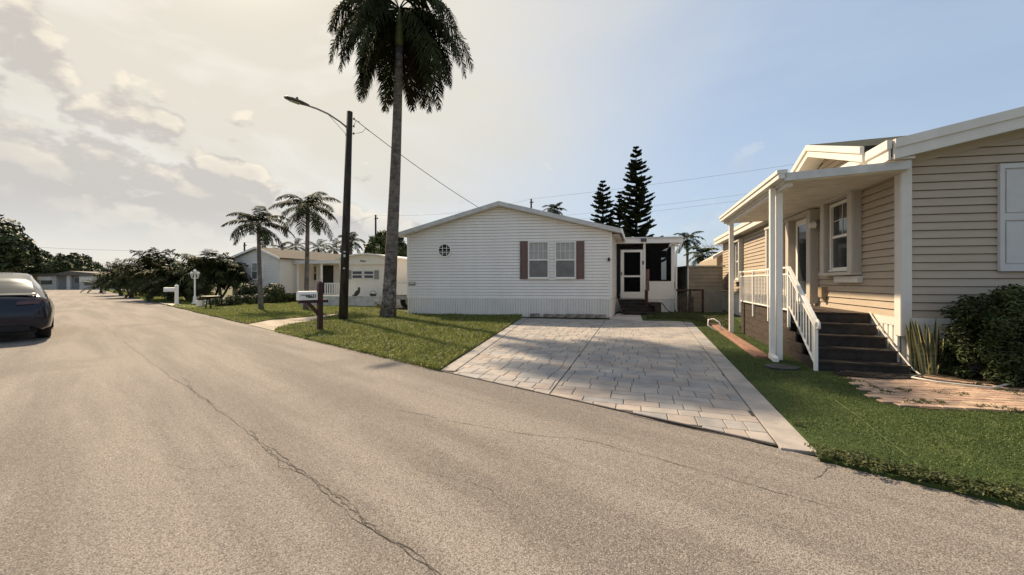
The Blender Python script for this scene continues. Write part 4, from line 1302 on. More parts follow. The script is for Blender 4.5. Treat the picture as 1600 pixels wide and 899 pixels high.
low = [TF.p(a, h, 0.25) for a, h in [(-0.2, 2.68)] + arc[1:-1] + [(TW + 0.2, 2.68)]]
mb.prism(low + [p + Vector((0, 0, 0.08)) for p in low[::-1]], SD * 11.4).build('roof', M_WHITE, tr)
TF.poly('brow_panel', M_TR, tr, [(0.02, 2.38), (TW - 0.02, 2.38)] + [(a, h - 0.01) for a, h in arc[-2:0:-1]], 0.0, 0.10)
M_EMB = mat('dark_emblem', (0.05, 0.05, 0.05), 0.5, 0.05)
TF.poly('emblem', M_EMB, tr, [(1.42, 2.64), (1.47, 2.53), (1.60, 2.56), (1.66, 2.51), (1.71, 2.56), (1.86, 2.58), (1.72, 2.60), (1.60, 2.60), (1.50, 2.62)], 0.10, 0.115)
a0, h0 = TF.pix(550, 437); a1, h1 = TF.pix(566.5, 422.5)
for xa, xb in ((550, 567), (568.5, 585)):
    a0, h0 = TF.pix(xa, 436); a1, h1 = TF.pix(xb, 423)
    wn = TF.box('window', M_GLASS, tr, a0 + 0.04, a1 - 0.04, h0 + 0.04, h1 - 0.04, 0.0, 0.02)
    md = (h0 + h1) / 2
    for q in ((a0, a1, h0, h0 + 0.045), (a0, a1, h1 - 0.045, h1), (a0, a1, md - 0.03, md + 0.03)):
        TF.box('frame', M_WHITE2, wn, *q, 0.0, 0.045)
    for q in ((a0, a0 + 0.05, h0 + 0.046, h1 - 0.046), (a1 - 0.05, a1, h0 + 0.046, h1 - 0.046)):
        TF.box('frame', M_WHITE2, wn, *q, 0.0, 0.042)
for xa, xb in ((543.5, 549.5), (585.5, 592)):
    a0, h0 = TF.pix(xa, 436.5); a1, h1 = TF.pix(xb, 422.5)
    panel_shutter(TF, tr, M_TSH, a0, a1, h0, h1, 0.001, 0.04)
mb = MB()
for i in range(5):
    pass
# low painted block wall in front of the trailer
BWF = Frame(Vector((-11.9, 22.3, 0)), tu, Vector((tu.y, -tu.x, 0)))
M_BLK = mat('pale_painted_block', (0.52, 0.53, 0.51), 0.8, 0.1, 3.0, bump=0.3)
bwl = thing('low_block_wall', BWF.p(2, 0, 0), 'low pale painted block wall in front of the cream trailer', 'wall')
for r in range(2):
    for i in range(9):
        a = i * 0.52 + (0.26 if r else 0)
        BWF.box('block', M_BLK, bwl, a + 0.004, a + 0.516, 0.02 + r * 0.27, 0.02 + r * 0.27 + 0.265, 0.35 + random.uniform(-0.004, 0.004), 0.62)
BWF.box('wall_cap', M_BLK, bwl, -0.02, 4.98, 0.56, 0.60, 0.32, 0.65)
# ornaments on the wall: sitting cat and a wire basket
M_CAT = mat('dark_bronze_ornament', (0.07, 0.065, 0.05), 0.5, 0.2)
cpt = BWF.p(BWF.pix(558, 460, 0.48)[0], 0.60, 0.48)
cat = thing('cat_ornament', cpt, 'dark sitting cat ornament on the low block wall', 'ornament')
def blob(c, rx, ry, rz, tilt=0.0, name='body', par=None, m=None):
    mb = MB()
    prof = [(math.sin(math.pi * i / 8), -math.cos(math.pi * i / 8)) for i in range(9)]
    vs = []
    for r, z in prof:
        for j in range(10):
            an = 2 * math.pi * j / 10
            x, y, zz = rx * max(r, 0.02) * math.cos(an), ry * max(r, 0.02) * math.sin(an), rz * z
            vs.append(Vector(c) + tu * (x + zz * tilt) + Vector((-tu.y, tu.x, 0)) * y + Vector((0, 0, zz)))
    fs = [(i * 10 + j, i * 10 + (j + 1) % 10, (i + 1) * 10 + (j + 1) % 10, (i + 1) * 10 + j) for i in range(8) for j in range(10)]
    fs += [tuple(range(9, -1, -1)), tuple(range(80, 90))]
    mb.add(vs, fs)
    return mb.build(name, m, par, smooth=True)
blob(cpt + Vector((0, 0, 0.17)), 0.15, 0.11, 0.20, 0.55, 'body', cat, M_CAT)
blob(cpt + tu * 0.12 + Vector((0, 0, 0.40)), 0.075, 0.07, 0.075, 0, 'head', cat, M_CAT)
MB().tube([cpt - tu * 0.10 + Vector((0, 0, 0.04)), cpt - tu * 0.25 + Vector((0, 0, 0.03)), cpt - tu * 0.30 + Vector((0, 0, 0.06))], [0.035, 0.03, 0.015], 7).build('tail', M_CAT, cat)
for s in (-0.04, 0.04):
    MB().tube([cpt + tu * (0.12 + s) + Vector((0, 0, 0.455)), cpt + tu * (0.12 + s * 1.2) + Vector((0, 0, 0.51))], [0.025, 0.004], 5).build('ear', M_CAT, cat)
bpt = BWF.p(BWF.pix(583, 460, 0.48)[0], 0.60, 0.48)
bk_ = thing('wire_basket', bpt, 'small open basket ornament at the right end of the block wall', 'basket')
MB().lathe(bpt, [(0.14, 0.0), (0.19, 0.10), (0.20, 0.13), (0.17, 0.11), (0.10, 0.03)], 12).build('bowl', M_CAT, bk_)
MB().tube([bpt + tu * (0.19 * math.cos(q)) + Vector((0, 0, 0.12 + 0.17 * math.sin(q))) for q in [math.pi * i / 8 for i in range(9)]], 0.012, 5).build('handle', M_CAT, bk_)

# ------------------------------------------------ neighbour: white gabled single-wide
HL = at(364, 470, 27.5); HL.z = 0
hu = (at(436, 470, 26.6) - at(364, 470, 27.5)); hu.z = 0
HF = Frame(HL, hu.normalized(), Vector((hu.y, -hu.x, 0)))
HW = hu.length
M_SID_N = mat('neighbour_white_siding', (0.72, 0.685, 0.62), 0.6, 0.02, 2.0)
hs = thing('gabled_trailer_home', HF.p(HW / 2, 0, 0), 'white gabled home with grey roof behind hedges and two lawn palms', 'house')
EH, PH = 3.02, 3.72
hp_ = HF.pix(403, 388)[0]
hwall = MB().prism([HF.p(0, 0, -0.02), HF.p(HW, 0, -0.02), HF.p(HW, EH, -0.02), HF.p(hp_, PH, -0.02), HF.p(0, EH, -0.02)], SD * 12).build('wall', M_SID_N, hs)
def hr(h):
    if h <= EH: return 0.0, HW
    k = (h - EH) / (PH - EH)
    return hp_ * k, HW - (HW - hp_) * k
lap_siding(HF, hwall, M_SID_N, 0, HW, 0.3, PH, 0.2, hr, proud=0.022)
sL, sR = (PH - EH) / hp_, (PH - EH) / (HW - hp_)
for (a0, h0, a1, h1), nm in zip(((-0.25, EH - 0.25 * sL, hp_, PH), (hp_, PH, HW + 0.25, EH - 0.25 * sR)), ('roof', 'roof_slope')):
    r_ = MB().prism([HF.p(a0, h0 + 0.02, 0.2), HF.p(a1, h1 + 0.02, 0.2), HF.p(a1, h1 + 0.12, 0.2), HF.p(a0, h0 + 0.12, 0.2)], SD * 12.3).build(nm, mat('brown_grey_shingle', (0.105, 0.092, 0.08), 0.9, 0.2, 12.0, bump=0.5), hs)
    HF.poly('rake_board', M_WHITE, r_, [(a0, h0 - 0.02), (a1, h1 - 0.02), (a1, h1 + 0.125), (a0, h0 + 0.125)], 0.2, 0.23)
a0, h0 = HF.pix(394, 437); a1, h1 = HF.pix(404, 411)
window_unit(HF, hs, a0, a1, h0, h1, 0.024, M_WHITE, M_BLIND, M_BLIND2)
for xa, xb in ((386, 393.5), (404.5, 413)):
    q0 = HF.pix(xa, 437)[0]; q1 = HF.pix(xb, 437)[0]
    panel_shutter(HF, hs, M_WHITE, q0, q1, h0, h1, 0.024, 0.03)
# recessed porch wall, window, door and canopy to the right of the gable
HN = Frame(HF.p(HW, 0, -0.02) + SD * 3.0, HF.u, HF.n)
pw_ = MB().hexa([HN.p(0.0, 0, 0), HN.p(4.4, 0, 0), HN.p(4.4, 0, -3), HN.p(0.0, 0, -3), HN.p(0.0, 2.75, 0), HN.p(4.4, 2.75, 0), HN.p(4.4, 2.75, -3), HN.p(0.0, 2.75, -3)]).build('porch_wall', M_SID_N, hs)
a0, h0 = HN.pix(487, 439); a1, h1 = HN.pix(496, 415)
window_unit(HN, hs, a0, a1, h0, h1, 0.002, M_WHITE, M_BLIND2, M_GLASS)
a0 = HN.pix(504, 440)[0]; a1 = HN.pix(521, 440)[0]
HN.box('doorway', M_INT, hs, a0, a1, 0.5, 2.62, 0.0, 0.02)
cv = HN.box('canopy', M_WHITE, hs, -0.2, 4.6, 2.72, 2.84, -0.5, 1.9)
HN.box('canopy_edge', M_WHITE2, cv, -0.25, 4.65, 2.66, 2.90, 1.9, 1.94)
for px in (448, 465, 502):
    a = HN.pix(px, 430, 1.8)[0]
    HN.box('canopy_post', M_WHITE, hs, a - 0.05, a + 0.05, 0.0, 2.72, 1.72, 1.82)
HN.box('porch_floor', M_CONC, hs, 0.2, 4.4, 0.0, 0.35, 0.03, 1.7)
g0, g1 = HN.pix(507, 445, 1.7)[0], HN.pix(534, 445, 1.7)[0]
HN.box('porch_rail', M_WHITE, hs, g0, g1, 1.22, 1.30, 1.66, 1.72)
HN.box('porch_rail', M_WHITE, hs, g0, g1, 0.42, 0.48, 1.66, 1.72)
a = g0
while a < g1:
    HN.box('baluster', M_WHITE, hs, a, a + 0.09, 0.48, 1.22, 1.67, 1.71)
    a += 0.19
# left bay with a window, partly behind the palms
LF = Frame(HF.p(-1.45, 0, -1.2), HF.u, HF.n)
MB().hexa([LF.p(0, 0, 0), LF.p(1.45, 0, 0), LF.p(1.45, 0, -4), LF.p(0, 0, -4), LF.p(0, 2.6, 0), LF.p(1.45, 2.6, 0), LF.p(1.45, 2.6, -4), LF.p(0, 2.6, -4)]).build('side_bay', M_SID_N, hs)
LF.box('bay_roof', M_WHITE2, hs, -0.15, 1.5, 2.6, 2.72, -4, 0.2)
window_unit(LF, hs, 0.25, 0.95, 1.0, 2.3, 0.002, M_WHITE, M_BLIND2, M_GLASS)

# ------------------------------------------------ far homes at the bend of the road
def far_home(name, label, px0, px1, Y, hgt, wm_, roofm, awn_=True, bands=None, dep=7.0):
    p0, p1 = at(px0, 450, Y), at(px1, 450, Y * 1.02)
    p0.z = p1.z = 0
    u = (p1 - p0)
    F = Frame(p0, u.normalized(), Vector((u.y, -u.x, 0)))
    W_ = u.length
    t = thing(name, F.p(W_ / 2, 0, 0), label, 'house', 'far homes at the end of the street')
    F.box('wall', wm_, t, 0, W_, 0, hgt, -dep, 0)
    F.poly('roof', roofm, t, [(-0.5, hgt), (W_ + 0.5, hgt), (W_ + 0.5, hgt + 0.22), (W_ * 0.62, hgt + 0.75), (W_ * 0.45, hgt + 0.28), (-0.5, hgt + 0.22)], -dep - 0.3, 0.8)
    for (b0, b1, h0, h1, m_, nm, o) in (bands or []):
        F.box(nm, m_, t, W_ * b0, W_ * b1, h0, h1, 0.01, o)
    return t
M_YEL_LIT = mat('yellow_lit_wall', (0.42, 0.30, 0.10), 0.8, 0.1)  # yellow light on part of the far wall, put into its colour
M_GW = mat('grey_carport_wall', (0.30, 0.31, 0.30), 0.8, 0.1)
far_home('far_home', 'low grey far home with awnings at the end of the street', 30, 166, 66, 2.45, M_GW, M_ROOFG, bands=[
    (0.08, 0.24, 0.2, 2.3, M_YEL_LIT, 'yellow_lit_wall', 0.05), (0.25, 0.45, 0.0, 2.4, M_WHITE2, 'front_room', 0.4),
    (0.28, 0.40, 0.9, 1.6, M_GLASS, 'window', 0.45), (0.27, 0.41, 1.6, 2.2, M_WHITE, 'awning', 0.9),
    (0.56, 0.60, 0.0, 2.4, M_WHITE, 'carport_post', 0.3), (0.64, 0.70, 1.2, 1.9, M_GLASS, 'window', 0.06),
    (0.72, 0.99, 0.0, 2.4, M_WHITE2, 'end_room', 0.5), (0.76, 0.96, 1.3, 2.1, M_WHITE, 'awning', 1.1), (0.78, 0.94, 0.7, 1.3, M_BLIND2, 'window', 0.55)])
far_home('far_grey_roof_home', 'far home showing only its flat grey roof above the palms', 140, 185, 95, 3.9, M_WHITE2, M_ROOFG, bands=[(0.1, 0.4, 1.2, 2.2, M_GLASS, 'window', 0.05), (0.6, 0.8, 1.2, 2.2, M_GLASS, 'window', 0.05)])
# ================================================================ VEGETATION
def np_mesh(name, V, F, m, parent=None, org=None, smooth=False):
    """V (n,3) world, F (k,4) or (k,3)"""
    o0 = origin_of(parent) if parent is not None else (Vector(org) if org is not None else Vector((0, 0, 0)))
    V = np.asarray(V, dtype=np.float32) - np.array(o0, dtype=np.float32)
    F = np.asarray(F, dtype=np.int32)
    me = bpy.data.meshes.new(name)
    k = F.shape[1]
    me.vertices.add(len(V))
    me.vertices.foreach_set('co', V.ravel())
    me.loops.add(F.size)
    me.loops.foreach_set('vertex_index', F.ravel())
    me.polygons.add(len(F))
    me.polygons.foreach_set('loop_start', np.arange(0, F.size, k, dtype=np.int32))
    me.polygons.foreach_set('loop_total', np.full(len(F), k, dtype=np.int32))
    me.update()
    me.validate()
    return link_mesh(name, me, m, parent, smooth, org)

def frond_geo(base, azim, L, e0, droop, leaf, n=46, p=1.3, w=0.028, hang=0.5, vary=0.15, start=0.12, plume=0.0):
    """one feather frond: rachis strip plus leaflets, returns V, F(quads)"""
    V = []
    F = []
    steps = 22
    pts = []
    pos = np.array(base, dtype=float)
    rd = np.array((math.sin(azim), math.cos(azim), 0.0))
    side = np.array((math.cos(azim), -math.sin(azim), 0.0))
    tans = []
    for i in range(steps + 1):
        t = i / steps
        a = e0 - droop * (t ** p)
        tan = rd * math.cos(a) + np.array((0, 0, 1.0)) * math.sin(a)
        pts.append(pos.copy())
        tans.append(tan)
        pos = pos + tan * (L / steps)
    pts = np.array(pts)
    tans = np.array(tans)
    for i in range(steps + 1):                      # rachis as a thin three-sided rod
        r = 0.028 * (1 - 0.85 * i / steps) * (L / 3.5) + 0.003
        nrm = np.cross(tans[i], side)
        for q in (side * r, -side * r * 0.5 + nrm * r * 0.9, -side * r * 0.5 - nrm * r * 0.9):
            V.append(pts[i] + q)
        if i:
            k = 3 * i
            for a, b in ((0, 1), (1, 2), (2, 0)):
                F.append((k - 3 + a, k - 3 + b, k + b, k + a))
    for i in range(n):
        t = start + (1 - start) * (i + 0.5) / n
        x = t * steps
        i0 = min(int(x), steps - 1)
        f = x - i0
        c = pts[i0] * (1 - f) + pts[i0 + 1] * f
        tan = tans[i0] * (1 - f) + tans[i0 + 1] * f
        nrm = np.cross(side, tan)
        ll = leaf * (math.sin(math.pi * min(1, 0.12 + t * 0.86)) ** 0.6) * rng.uniform(1 - vary, 1 + vary)
        for s in (-1, 1):
            d = side * s * rng.uniform(0.75, 1.0) + tan * rng.uniform(0.35, 0.75) + nrm * rng.uniform(-0.1 - plume, 0.25 + plume)
            d /= np.linalg.norm(d)
            mid = c + d * ll * 0.5 - np.array((0, 0, hang * ll * 0.16))
            d2 = d - np.array((0, 0, hang * rng.uniform(0.8, 1.3)))
            d2 /= np.linalg.norm(d2)
            tip = mid + d2 * ll * 0.5
            wv = tan * w * 0.5
            k = len(V)
            V += [c - wv * 0.6, c + wv * 0.6, mid + wv, mid - wv, tip + wv * 0.15, tip - wv * 0.15]
            F += [(k, k + 1, k + 2, k + 3), (k + 3, k + 2, k + 4, k + 5)]
    return np.array(V), F

def trunk_tube(pts, rads, seg=14):
    return MB().tube(pts, rads, seg)

def palm(name, base, top, label, r0, r1, nf, L, leaf, cat='palm tree', group=None, e_range=(80, -25), droop=(1.4, 2.2), hang=0.6, m=None, shaft=0.0, nleaf=40, dead=0, w=0.03, bulge=0.0, seg=12, plume=0.0, tm=None, pr=(0.8, 1.3)):
    base = Vector(base); top = Vector(top)
    t = thing(name, base, label, cat, group)
    n = 14
    pts, rads = [], []
    for i in range(n + 1):
        k = i / n
        q = base.lerp(top, k)
        q.x += (top.x - base.x) * 0.25 * math.sin(k * math.pi) * 0.5
        pts.append(q)
        r = r0 + (r1 - r0) * k
        r *= 1 + 0.28 * math.exp(-k * 14) + bulge * math.exp(-((k - 0.45) / 0.25) ** 2)
        rads.append(r)
    trunk_tube(pts, rads, seg).build('trunk', tm or M_TRUNK, t, smooth=True)
    crown = pts[-1]
    if shaft > 0:
        c2 = crown + Vector((0, 0, shaft))
        MB().tube([crown, crown + Vector((0, 0, shaft * 0.15)), crown + Vector((0, 0, shaft * 0.6)), c2], [r1 * 0.98, r1 * 1.22, r1 * 0.95, r1 * 0.55], seg).build('crownshaft', M_SHAFT, t, smooth=True)
        crown = c2
    for i in range(nf):
        k = (i + 0.5) / nf
        az = i * 2.39996 + rng.uniform(-0.25, 0.25)
        e0 = R(e_range[0] + (e_range[1] - e_range[0]) * k)
        dr_ = droop[0] + (droop[1] - droop[0]) * rng.random()
        dr_ = min(dr_, e0 + R(88))
        if shaft > 0 and k > 0.12 and abs(math.sin(az) - 0.307) < 0.5 and math.cos(az) < 0: az += 1.0 if math.sin(az) < 0.307 else -1.0
        z = crown - Vector((0, 0, 0.10 * k * L * 0.3))
        V, F = frond_geo(z, az, L * rng.uniform(0.86, 1.08), e0, dr_, leaf, nleaf, rng.uniform(*pr), w, hang, plume=plume)
        mm = m or M_FROND
        if i >= nf - dead: mm = M_FROND2
        np_mesh('frond', V, F, mm, t)
    return t

# ---- the tall royal palm in front of the white home
pb0 = G(606, 498)
roy = palm('royal_palm', pb0, at(624, 74, 14.7), 'very tall royal palm with drooping crown and lichen-spotted trunk by the white home', 0.245, 0.14, 44, 3.7, 0.64, e_range=(56, -55), droop=(2.2, 3.0), hang=1.5, shaft=1.45, nleaf=120, w=0.05, bulge=0.03, seg=18, plume=0.4, dead=4, pr=(0.5, 0.85))
# pale lichen blotches low on the trunk are part of the bark pattern
def lichen():
    m = M_TRUNK.copy()
    m.name = 'royal_palm_bark'
    t = m.node_tree
    nb = NB(t)
    b = t.nodes['Principled BSDF']
    src = b.inputs['Base Color'].links[0].from_socket
    v = nb.n('ShaderNodeTexCoord').outputs['Object']
    sxyz = nb.n('ShaderNodeSeparateXYZ'); nb.put(sxyz.inputs[0], v)
    vo = nb.n('ShaderNodeTexVoronoi', feature='F1'); nb.put(vo.inputs['Vector'], nb.vmath('MULTIPLY', v, (1, 1, 0.8))); vo.inputs['Scale'].default_value = 8.5
    low = nb.ramp(sxyz.outputs[2], 2.1, 1.3)
    spot = nb.math('MULTIPLY', nb.ramp(vo.outputs['Distance'], 0.50, 0.36), nb.math('MULTIPLY', low, nb.ramp(nb.noise(v, 2.6, 3), 0.42, 0.58)))
    ringz = nb.n('ShaderNodeTexNoise'); nb.put(ringz.inputs['Vector'], nb.vmath('MULTIPLY', v, (1.5, 1.5, 9.0))); ringz.inputs['Scale'].default_value = 1.6; ringz.inputs['Detail'].default_value = 4
    c = nb.mix(nb.math('MULTIPLY', nb.ramp(ringz.outputs[0], 0.50, 0.68), 0.7), src, (0.06, 0.048, 0.04))
    c = nb.mix(nb.math('MULTIPLY', spot, 0.75), c, (0.33, 0.31, 0.27))
    dk = nb.math('MULTIPLY', nb.ramp(nb.noise(v, 9.0, 3), 0.55, 0.63), nb.math('MULTIPLY', low, 0.8))
    c = nb.mix(dk, c, (0.035, 0.03, 0.026))
    nb.put(b.inputs['Base Color'], c)
    return m
for ch_ in roy.children:
    if ch_.name.startswith('trunk'):
        ch_.data.materials[0] = lichen()

# ---- two lawn palms of the neighbour
palm('lawn_palm', G(408, 485), at(404, 352, 18.7), 'slender lawn palm with drooping fronds left of the neighbour mailbox', 0.105, 0.075, 17, 1.75, 0.42, group='slender lawn palms', e_range=(82, -15), droop=(1.5, 2.2), hang=0.9, nleaf=34, w=0.05, dead=1)['label'] = 'slender lawn palm nearer the front hedge, left of the pair'
palm('lawn_palm', G(478, 486), at(481, 327, 18.3), 'taller slender lawn palm of the pair, directly behind the white mailbox', 0.11, 0.08, 18, 1.85, 0.44, group='slender lawn palms', e_range=(84, -15), droop=(1.5, 2.2), hang=0.9, nleaf=34, w=0.05, dead=2)
# hanging dry flower stalks under the crowns
for (px, py, Y, nm) in ((411, 362, 18.6, 'left'), (489, 345, 18.2, 'right')):
    par = [o for o in bpy.data.objects if o.name.startswith('lawn_palm') and o.type == 'EMPTY'][0 if nm == 'left' else 1]
    c = at(px - 3, py - 2, Y)
    for k in range(4):
        q = c + Vector((rng.uniform(-0.05, 0.12), rng.uniform(-0.1, 0.1), 0))
        V, F = frond_geo(q, rng.uniform(0, 6.3), 1.0, R(20), R(105), 0.22, 16, 0.5, 0.05, 1.2)
        np_mesh('dry_stalk', V, F, M_FROND2 if k % 2 else M_FRONDL, par)

# ---- low clumps of palms further left
spots = [(236, 466, 29, 388, 'tall dark palm clump in the middle of the far palm row'), (207, 465, 33, 400, 'second palm from the left in the far palm row'), (262, 468, 27, 402, 'palm right of the tallest far clump, behind the far white mailbox'),
         (320, 470, 25.5, 392, 'spreading palm just behind the white triple lamp post'), (345, 468, 26, 396, 'rightmost far palm, against the gabled white home'), (293, 469, 26.5, 410, 'low palm left of the triple lamp post'), (188, 462, 38, 404, 'leftmost palm of the far palm row')]
for i, (px, py, Y, ty, lb) in enumerate(spots):
    b = at(px, py, Y); b.z = 0
    t_ = at(px + random.uniform(-4, 4), ty + 32, Y)
    t = palm('garden_palm', b, t_, lb, 0.10, 0.09, 26, 2.0, 0.60, group='palms in the far front yards', e_range=(88, -20), droop=(0.7, 1.7), hang=0.7, nleaf=26, w=0.075, plume=0.5, m=M_FROND if i % 2 == 0 else M_FRONDL)
    for q in range(2):                                   # clumping stems
        b2 = b + Vector((random.uniform(-0.6, 0.6), random.uniform(-0.4, 0.4), 0))
        c2 = b + Vector((random.uniform(-1.0, 1.0), random.uniform(-0.5, 0.5), (t_.z) * random.uniform(0.55, 0.85)))
        MB().tube([b2, b2.lerp(c2, 0.5) + Vector((0.05, 0, 0)), c2], [0.08, 0.07, 0.06], 7).build('stem', M_BARK, t)
        for j in range(9):
            V, F = frond_geo(c2, j * 2.4 + q, 1.6, R(84 - 9 * j), R(70), 0.55, 22, 1.0, 0.07, 0.7, plume=0.5)
            np_mesh('frond', V, F, M_FROND if j % 3 else M_FRONDL, t)
# small bright cycad-like palm near the far bend
b = at(158, 458, 46); b.z = 0
palm('garden_palm', b, b + Vector((0, 0, 0.8)), 'small pale green palm by the far bend of the road', 0.12, 0.12, 16, 2.0, 0.5, group='palms in the far front yards', e_range=(80, 5), droop=(0.9, 1.5), nleaf=20, w=0.08, m=M_FRONDL)

# ---- distant palms seen over the roofs
far_p = [(548, 378, 42, 2.0, 'single far palm between the street-light pole and royal palm trunk', 4), (866, 328, 48, 1.7, 'palm top peeping over the right roof slope of the white home', 5), (1074, 374, 40, 1.8, 'tall slim far palm above the garden shed', 3), (1098, 398, 34, 1.9, 'lower bushy far palm behind the tan shed roof', 3),
         (462, 386, 62, 2.8, 'leftmost far palm over the grey roof of the gabled home', 4), (497, 388, 60, 2.8, 'middle far palm over the grey roof of the gabled home', 4), (522, 390, 58, 2.6, 'rightmost far palm over the grey roof of the gabled home', 4), (440, 390, 64, 2.4, 'far palm rising just behind the gable peak', 4)]
for px, py, Y, L, lb, q in far_p:
    c = at(px, py, Y)
    palm('distant_palm', Vector((c.x, c.y, 0)), c, lb, 0.16, 0.12, 15, L, 0.55, group='distant palms over the roofs', e_range=(80, -25), droop=(1.2, 2.0), hang=0.7, nleaf=22, w=0.09, seg=8)

# ---- leafy trees and shrubs
def leaf_cloud(centers, radii, n, size, squash=1.0, up=0.3):
    """n leaf quads scattered in lumps"""
    centers = np.array(centers, dtype=float)
    radii = np.array(radii, dtype=float)
    wts = radii ** 2
    idx = rng.choice(len(centers), size=n, p=wts / wts.sum())
    d = rng.normal(size=(n, 3))
    d /= np.linalg.norm(d, axis=1)[:, None]
    rr = radii[idx] * (rng.random(n) ** 0.35)
    P = centers[idx] + d * rr[:, None] * np.array((1, 1, squash))
    a = rng.normal(size=(n, 3)); a /= np.linalg.norm(a, axis=1)[:, None]
    nn = d * 0.6 + rng.normal(size=(n, 3)) * 0.5 + np.array((0, 0, up))
    nn /= np.linalg.norm(nn, axis=1)[:, None]
    u = np.cross(nn, a); u /= np.linalg.norm(u, axis=1)[:, None]
    v = np.cross(nn, u)
    s = size * rng.uniform(0.6, 1.3, n)[:, None]
    V = np.stack([P - u * s, P + v * s * 0.45, P + u * s, P - v * s * 0.45], axis=1).reshape(-1, 3)
    F = np.arange(4 * n).reshape(-1, 4)
    return V, F

def lumps(c, rx, ry, rz, n, r):
    out, rad = [], []
    for i in range(n):
        d = rng.normal(size=3); d /= np.linalg.norm(d)
        k = rng.uniform(0.55, 1.0)
        out.append((c[0] + d[0] * rx * k, c[1] + d[1] * ry * k, c[2] + d[2] * rz * k))
        rad.append(r * rng.uniform(0.6, 1.25))
    return out, rad

def tree(name, base, h, rx, rz, label, m, n=5000, size=0.22, cat='tree', group=None, trunk=0.22, lum=26):
    base = Vector(base)
    t = thing(name, base, label, cat, group)
    c = base + Vector((0, 0, h - rz))
    tm = MB()
    tm.tube([base, base + Vector((0.1, 0, (h - rz) * 0.5)), c], [trunk, trunk * 0.8, trunk * 0.5], 8)
    tm.build('trunk', M_BARK, t)
    cs, rs = lumps(c, rx * 0.8, rx * 0.7, rz * 0.8, lum, rz * 0.42)
    for i in range(5):
        q = Vector(cs[i])
        MB().tube([base.lerp(c, 0.55), base.lerp(c, 0.8).lerp(q, 0.5), q], [trunk * 0.45, trunk * 0.3, trunk * 0.12], 6).build('limb', M_BARK, t)
    V, F = leaf_cloud(cs, rs, n, size)
    np_mesh('crown', V, F, m, t)
    return t

far_trees = [(-8, 452, 52, 9.4, 3.6, 'big dark tree at the far left edge behind the parked car', M_LEAF), (30, 452, 74, 8.0, 4.6, 'dark rounded tree second from the left edge', M_LEAF), (62, 452, 82, 7.9, 4.8, 'dark tree behind the left part of the far grey home', M_LEAF),
             (86, 452, 76, 5.6, 3.2, 'low rounded lighter tree just above the far home roof', M_LEAF2), (104, 452, 92, 7.9, 5.2, 'dark tree behind the middle of the far home', M_LEAF), (126, 452, 96, 7.6, 4.6, 'lowest dark tree ending the row beside the pale sky gap', M_LEAF), (-40, 452, 60, 12, 6, 'tall dark tree cut off by the left edge of the view', M_LEAF)]
for px, py, Y, h, r, lb, m in far_trees:
    b = at(px, py, Y); b.z = 0
    tree('street_tree', b, h, r, h * 0.44, lb, m, 9000, 0.42, group='trees behind the far homes', lum=40)
b = at(604, 450, 34); b.z = 0
tree('bushy_tree', b, 5.9, 2.0, 1.9, 'dark bushy tree behind the cream trailer, left of the white home roof', M_LEAF, 7000, 0.24)
b = at(1068, 450, 27); b.z = 0
tree('bushy_tree', b, 2.5, 0.8, 1.1, 'small green bush filling the gap left of the tan shed', M_LEAF2, 2200, 0.10)
b = at(150, 456, 80); b.z = 0
tree('street_tree', b, 4.4, 4.0, 1.9, 'low bush below the far flat grey roof', M_LEAF2, 2500, 0.3, group='trees behind the far homes')

# dark filler hedge far behind, closes the view between the yards
def hedge(name, a, b, w_, h, label, m, n, size, flowers=0):
    a, b = Vector(a), Vector(b)
    t = thing(name, a.lerp(b, 0.5), label, 'hedge')
    L = (b - a).length
    k = max(4, int(L / (h * 0.45)))
    cs, rs = [], []
    for i in range(k):
        p = a.lerp(b, (i + 0.5) / k)
        for j in range(3):
            cs.append((p.x + rng.uniform(-w_ / 2, w_ / 2) * 0.7, p.y + rng.uniform(-w_ / 2, w_ / 2) * 0.7, h * (0.30 + 0.22 * j)))
            rs.append(h * 0.32)
    V, F = leaf_cloud(cs, rs, n, size)
    V[:, 2] = np.clip(V[:, 2], 0.03, h * 1.04)
    np_mesh('foliage', V, F, m, t)
    st_ = MB()
    for i in range(max(3, k // 2)):
        p = a.lerp(b, (i + 0.5) / max(3, k // 2))
        MB().tube([Vector((p.x, p.y, 0)), Vector((p.x + 0.05, p.y, h * 0.6))], 0.03, 5).build('stem', M_BARK, t)
    for i in range(flowers):
        p = a.lerp(b, rng.random() * 0.35)
        c = p + Vector((rng.uniform(-0.2, 0.2), -w_ / 2 - rng.uniform(0, 0.15), rng.uniform(0.1, h)))
        V, F = leaf_cloud([tuple(c)], [0.04], 6, 0.04)
        np_mesh('flower', V, F, M_WHITE, t)
    return t
hedge('front_hedge', G(332, 481), G(466, 472.5), 0.8, 0.62, 'low clipped front hedge with a few white flowers along the neighbour lawn', M_LEAF2, 9000, 0.055, 14)
hedge('tall_hedge', at(368, 470, 24.6) * Vector((1, 1, 0)) if False else Vector((at(368, 470, 24.6).x, 24.6, 0)), Vector((at(436, 470, 24.2).x, 24.2, 0)), 0.9, 1.25, 'taller dark hedge against the wall of the gabled home', M_LEAF, 7000, 0.07)
hedge('far_hedge', Vector((at(215, 460, 36).x, 36, 0)), Vector((at(330, 460, 33).x, 33, 0)), 1.2, 1.7, 'dark shrub border under the far palm row', M_LEAF, 7000, 0.12)
hedge('back_hedge', Vector((-34, 62, 0)), Vector((-9, 58, 0)), 3.0, 4.0, 'distant dark hedge behind the gabled home and trailer', M_LEAF, 6000, 0.25)

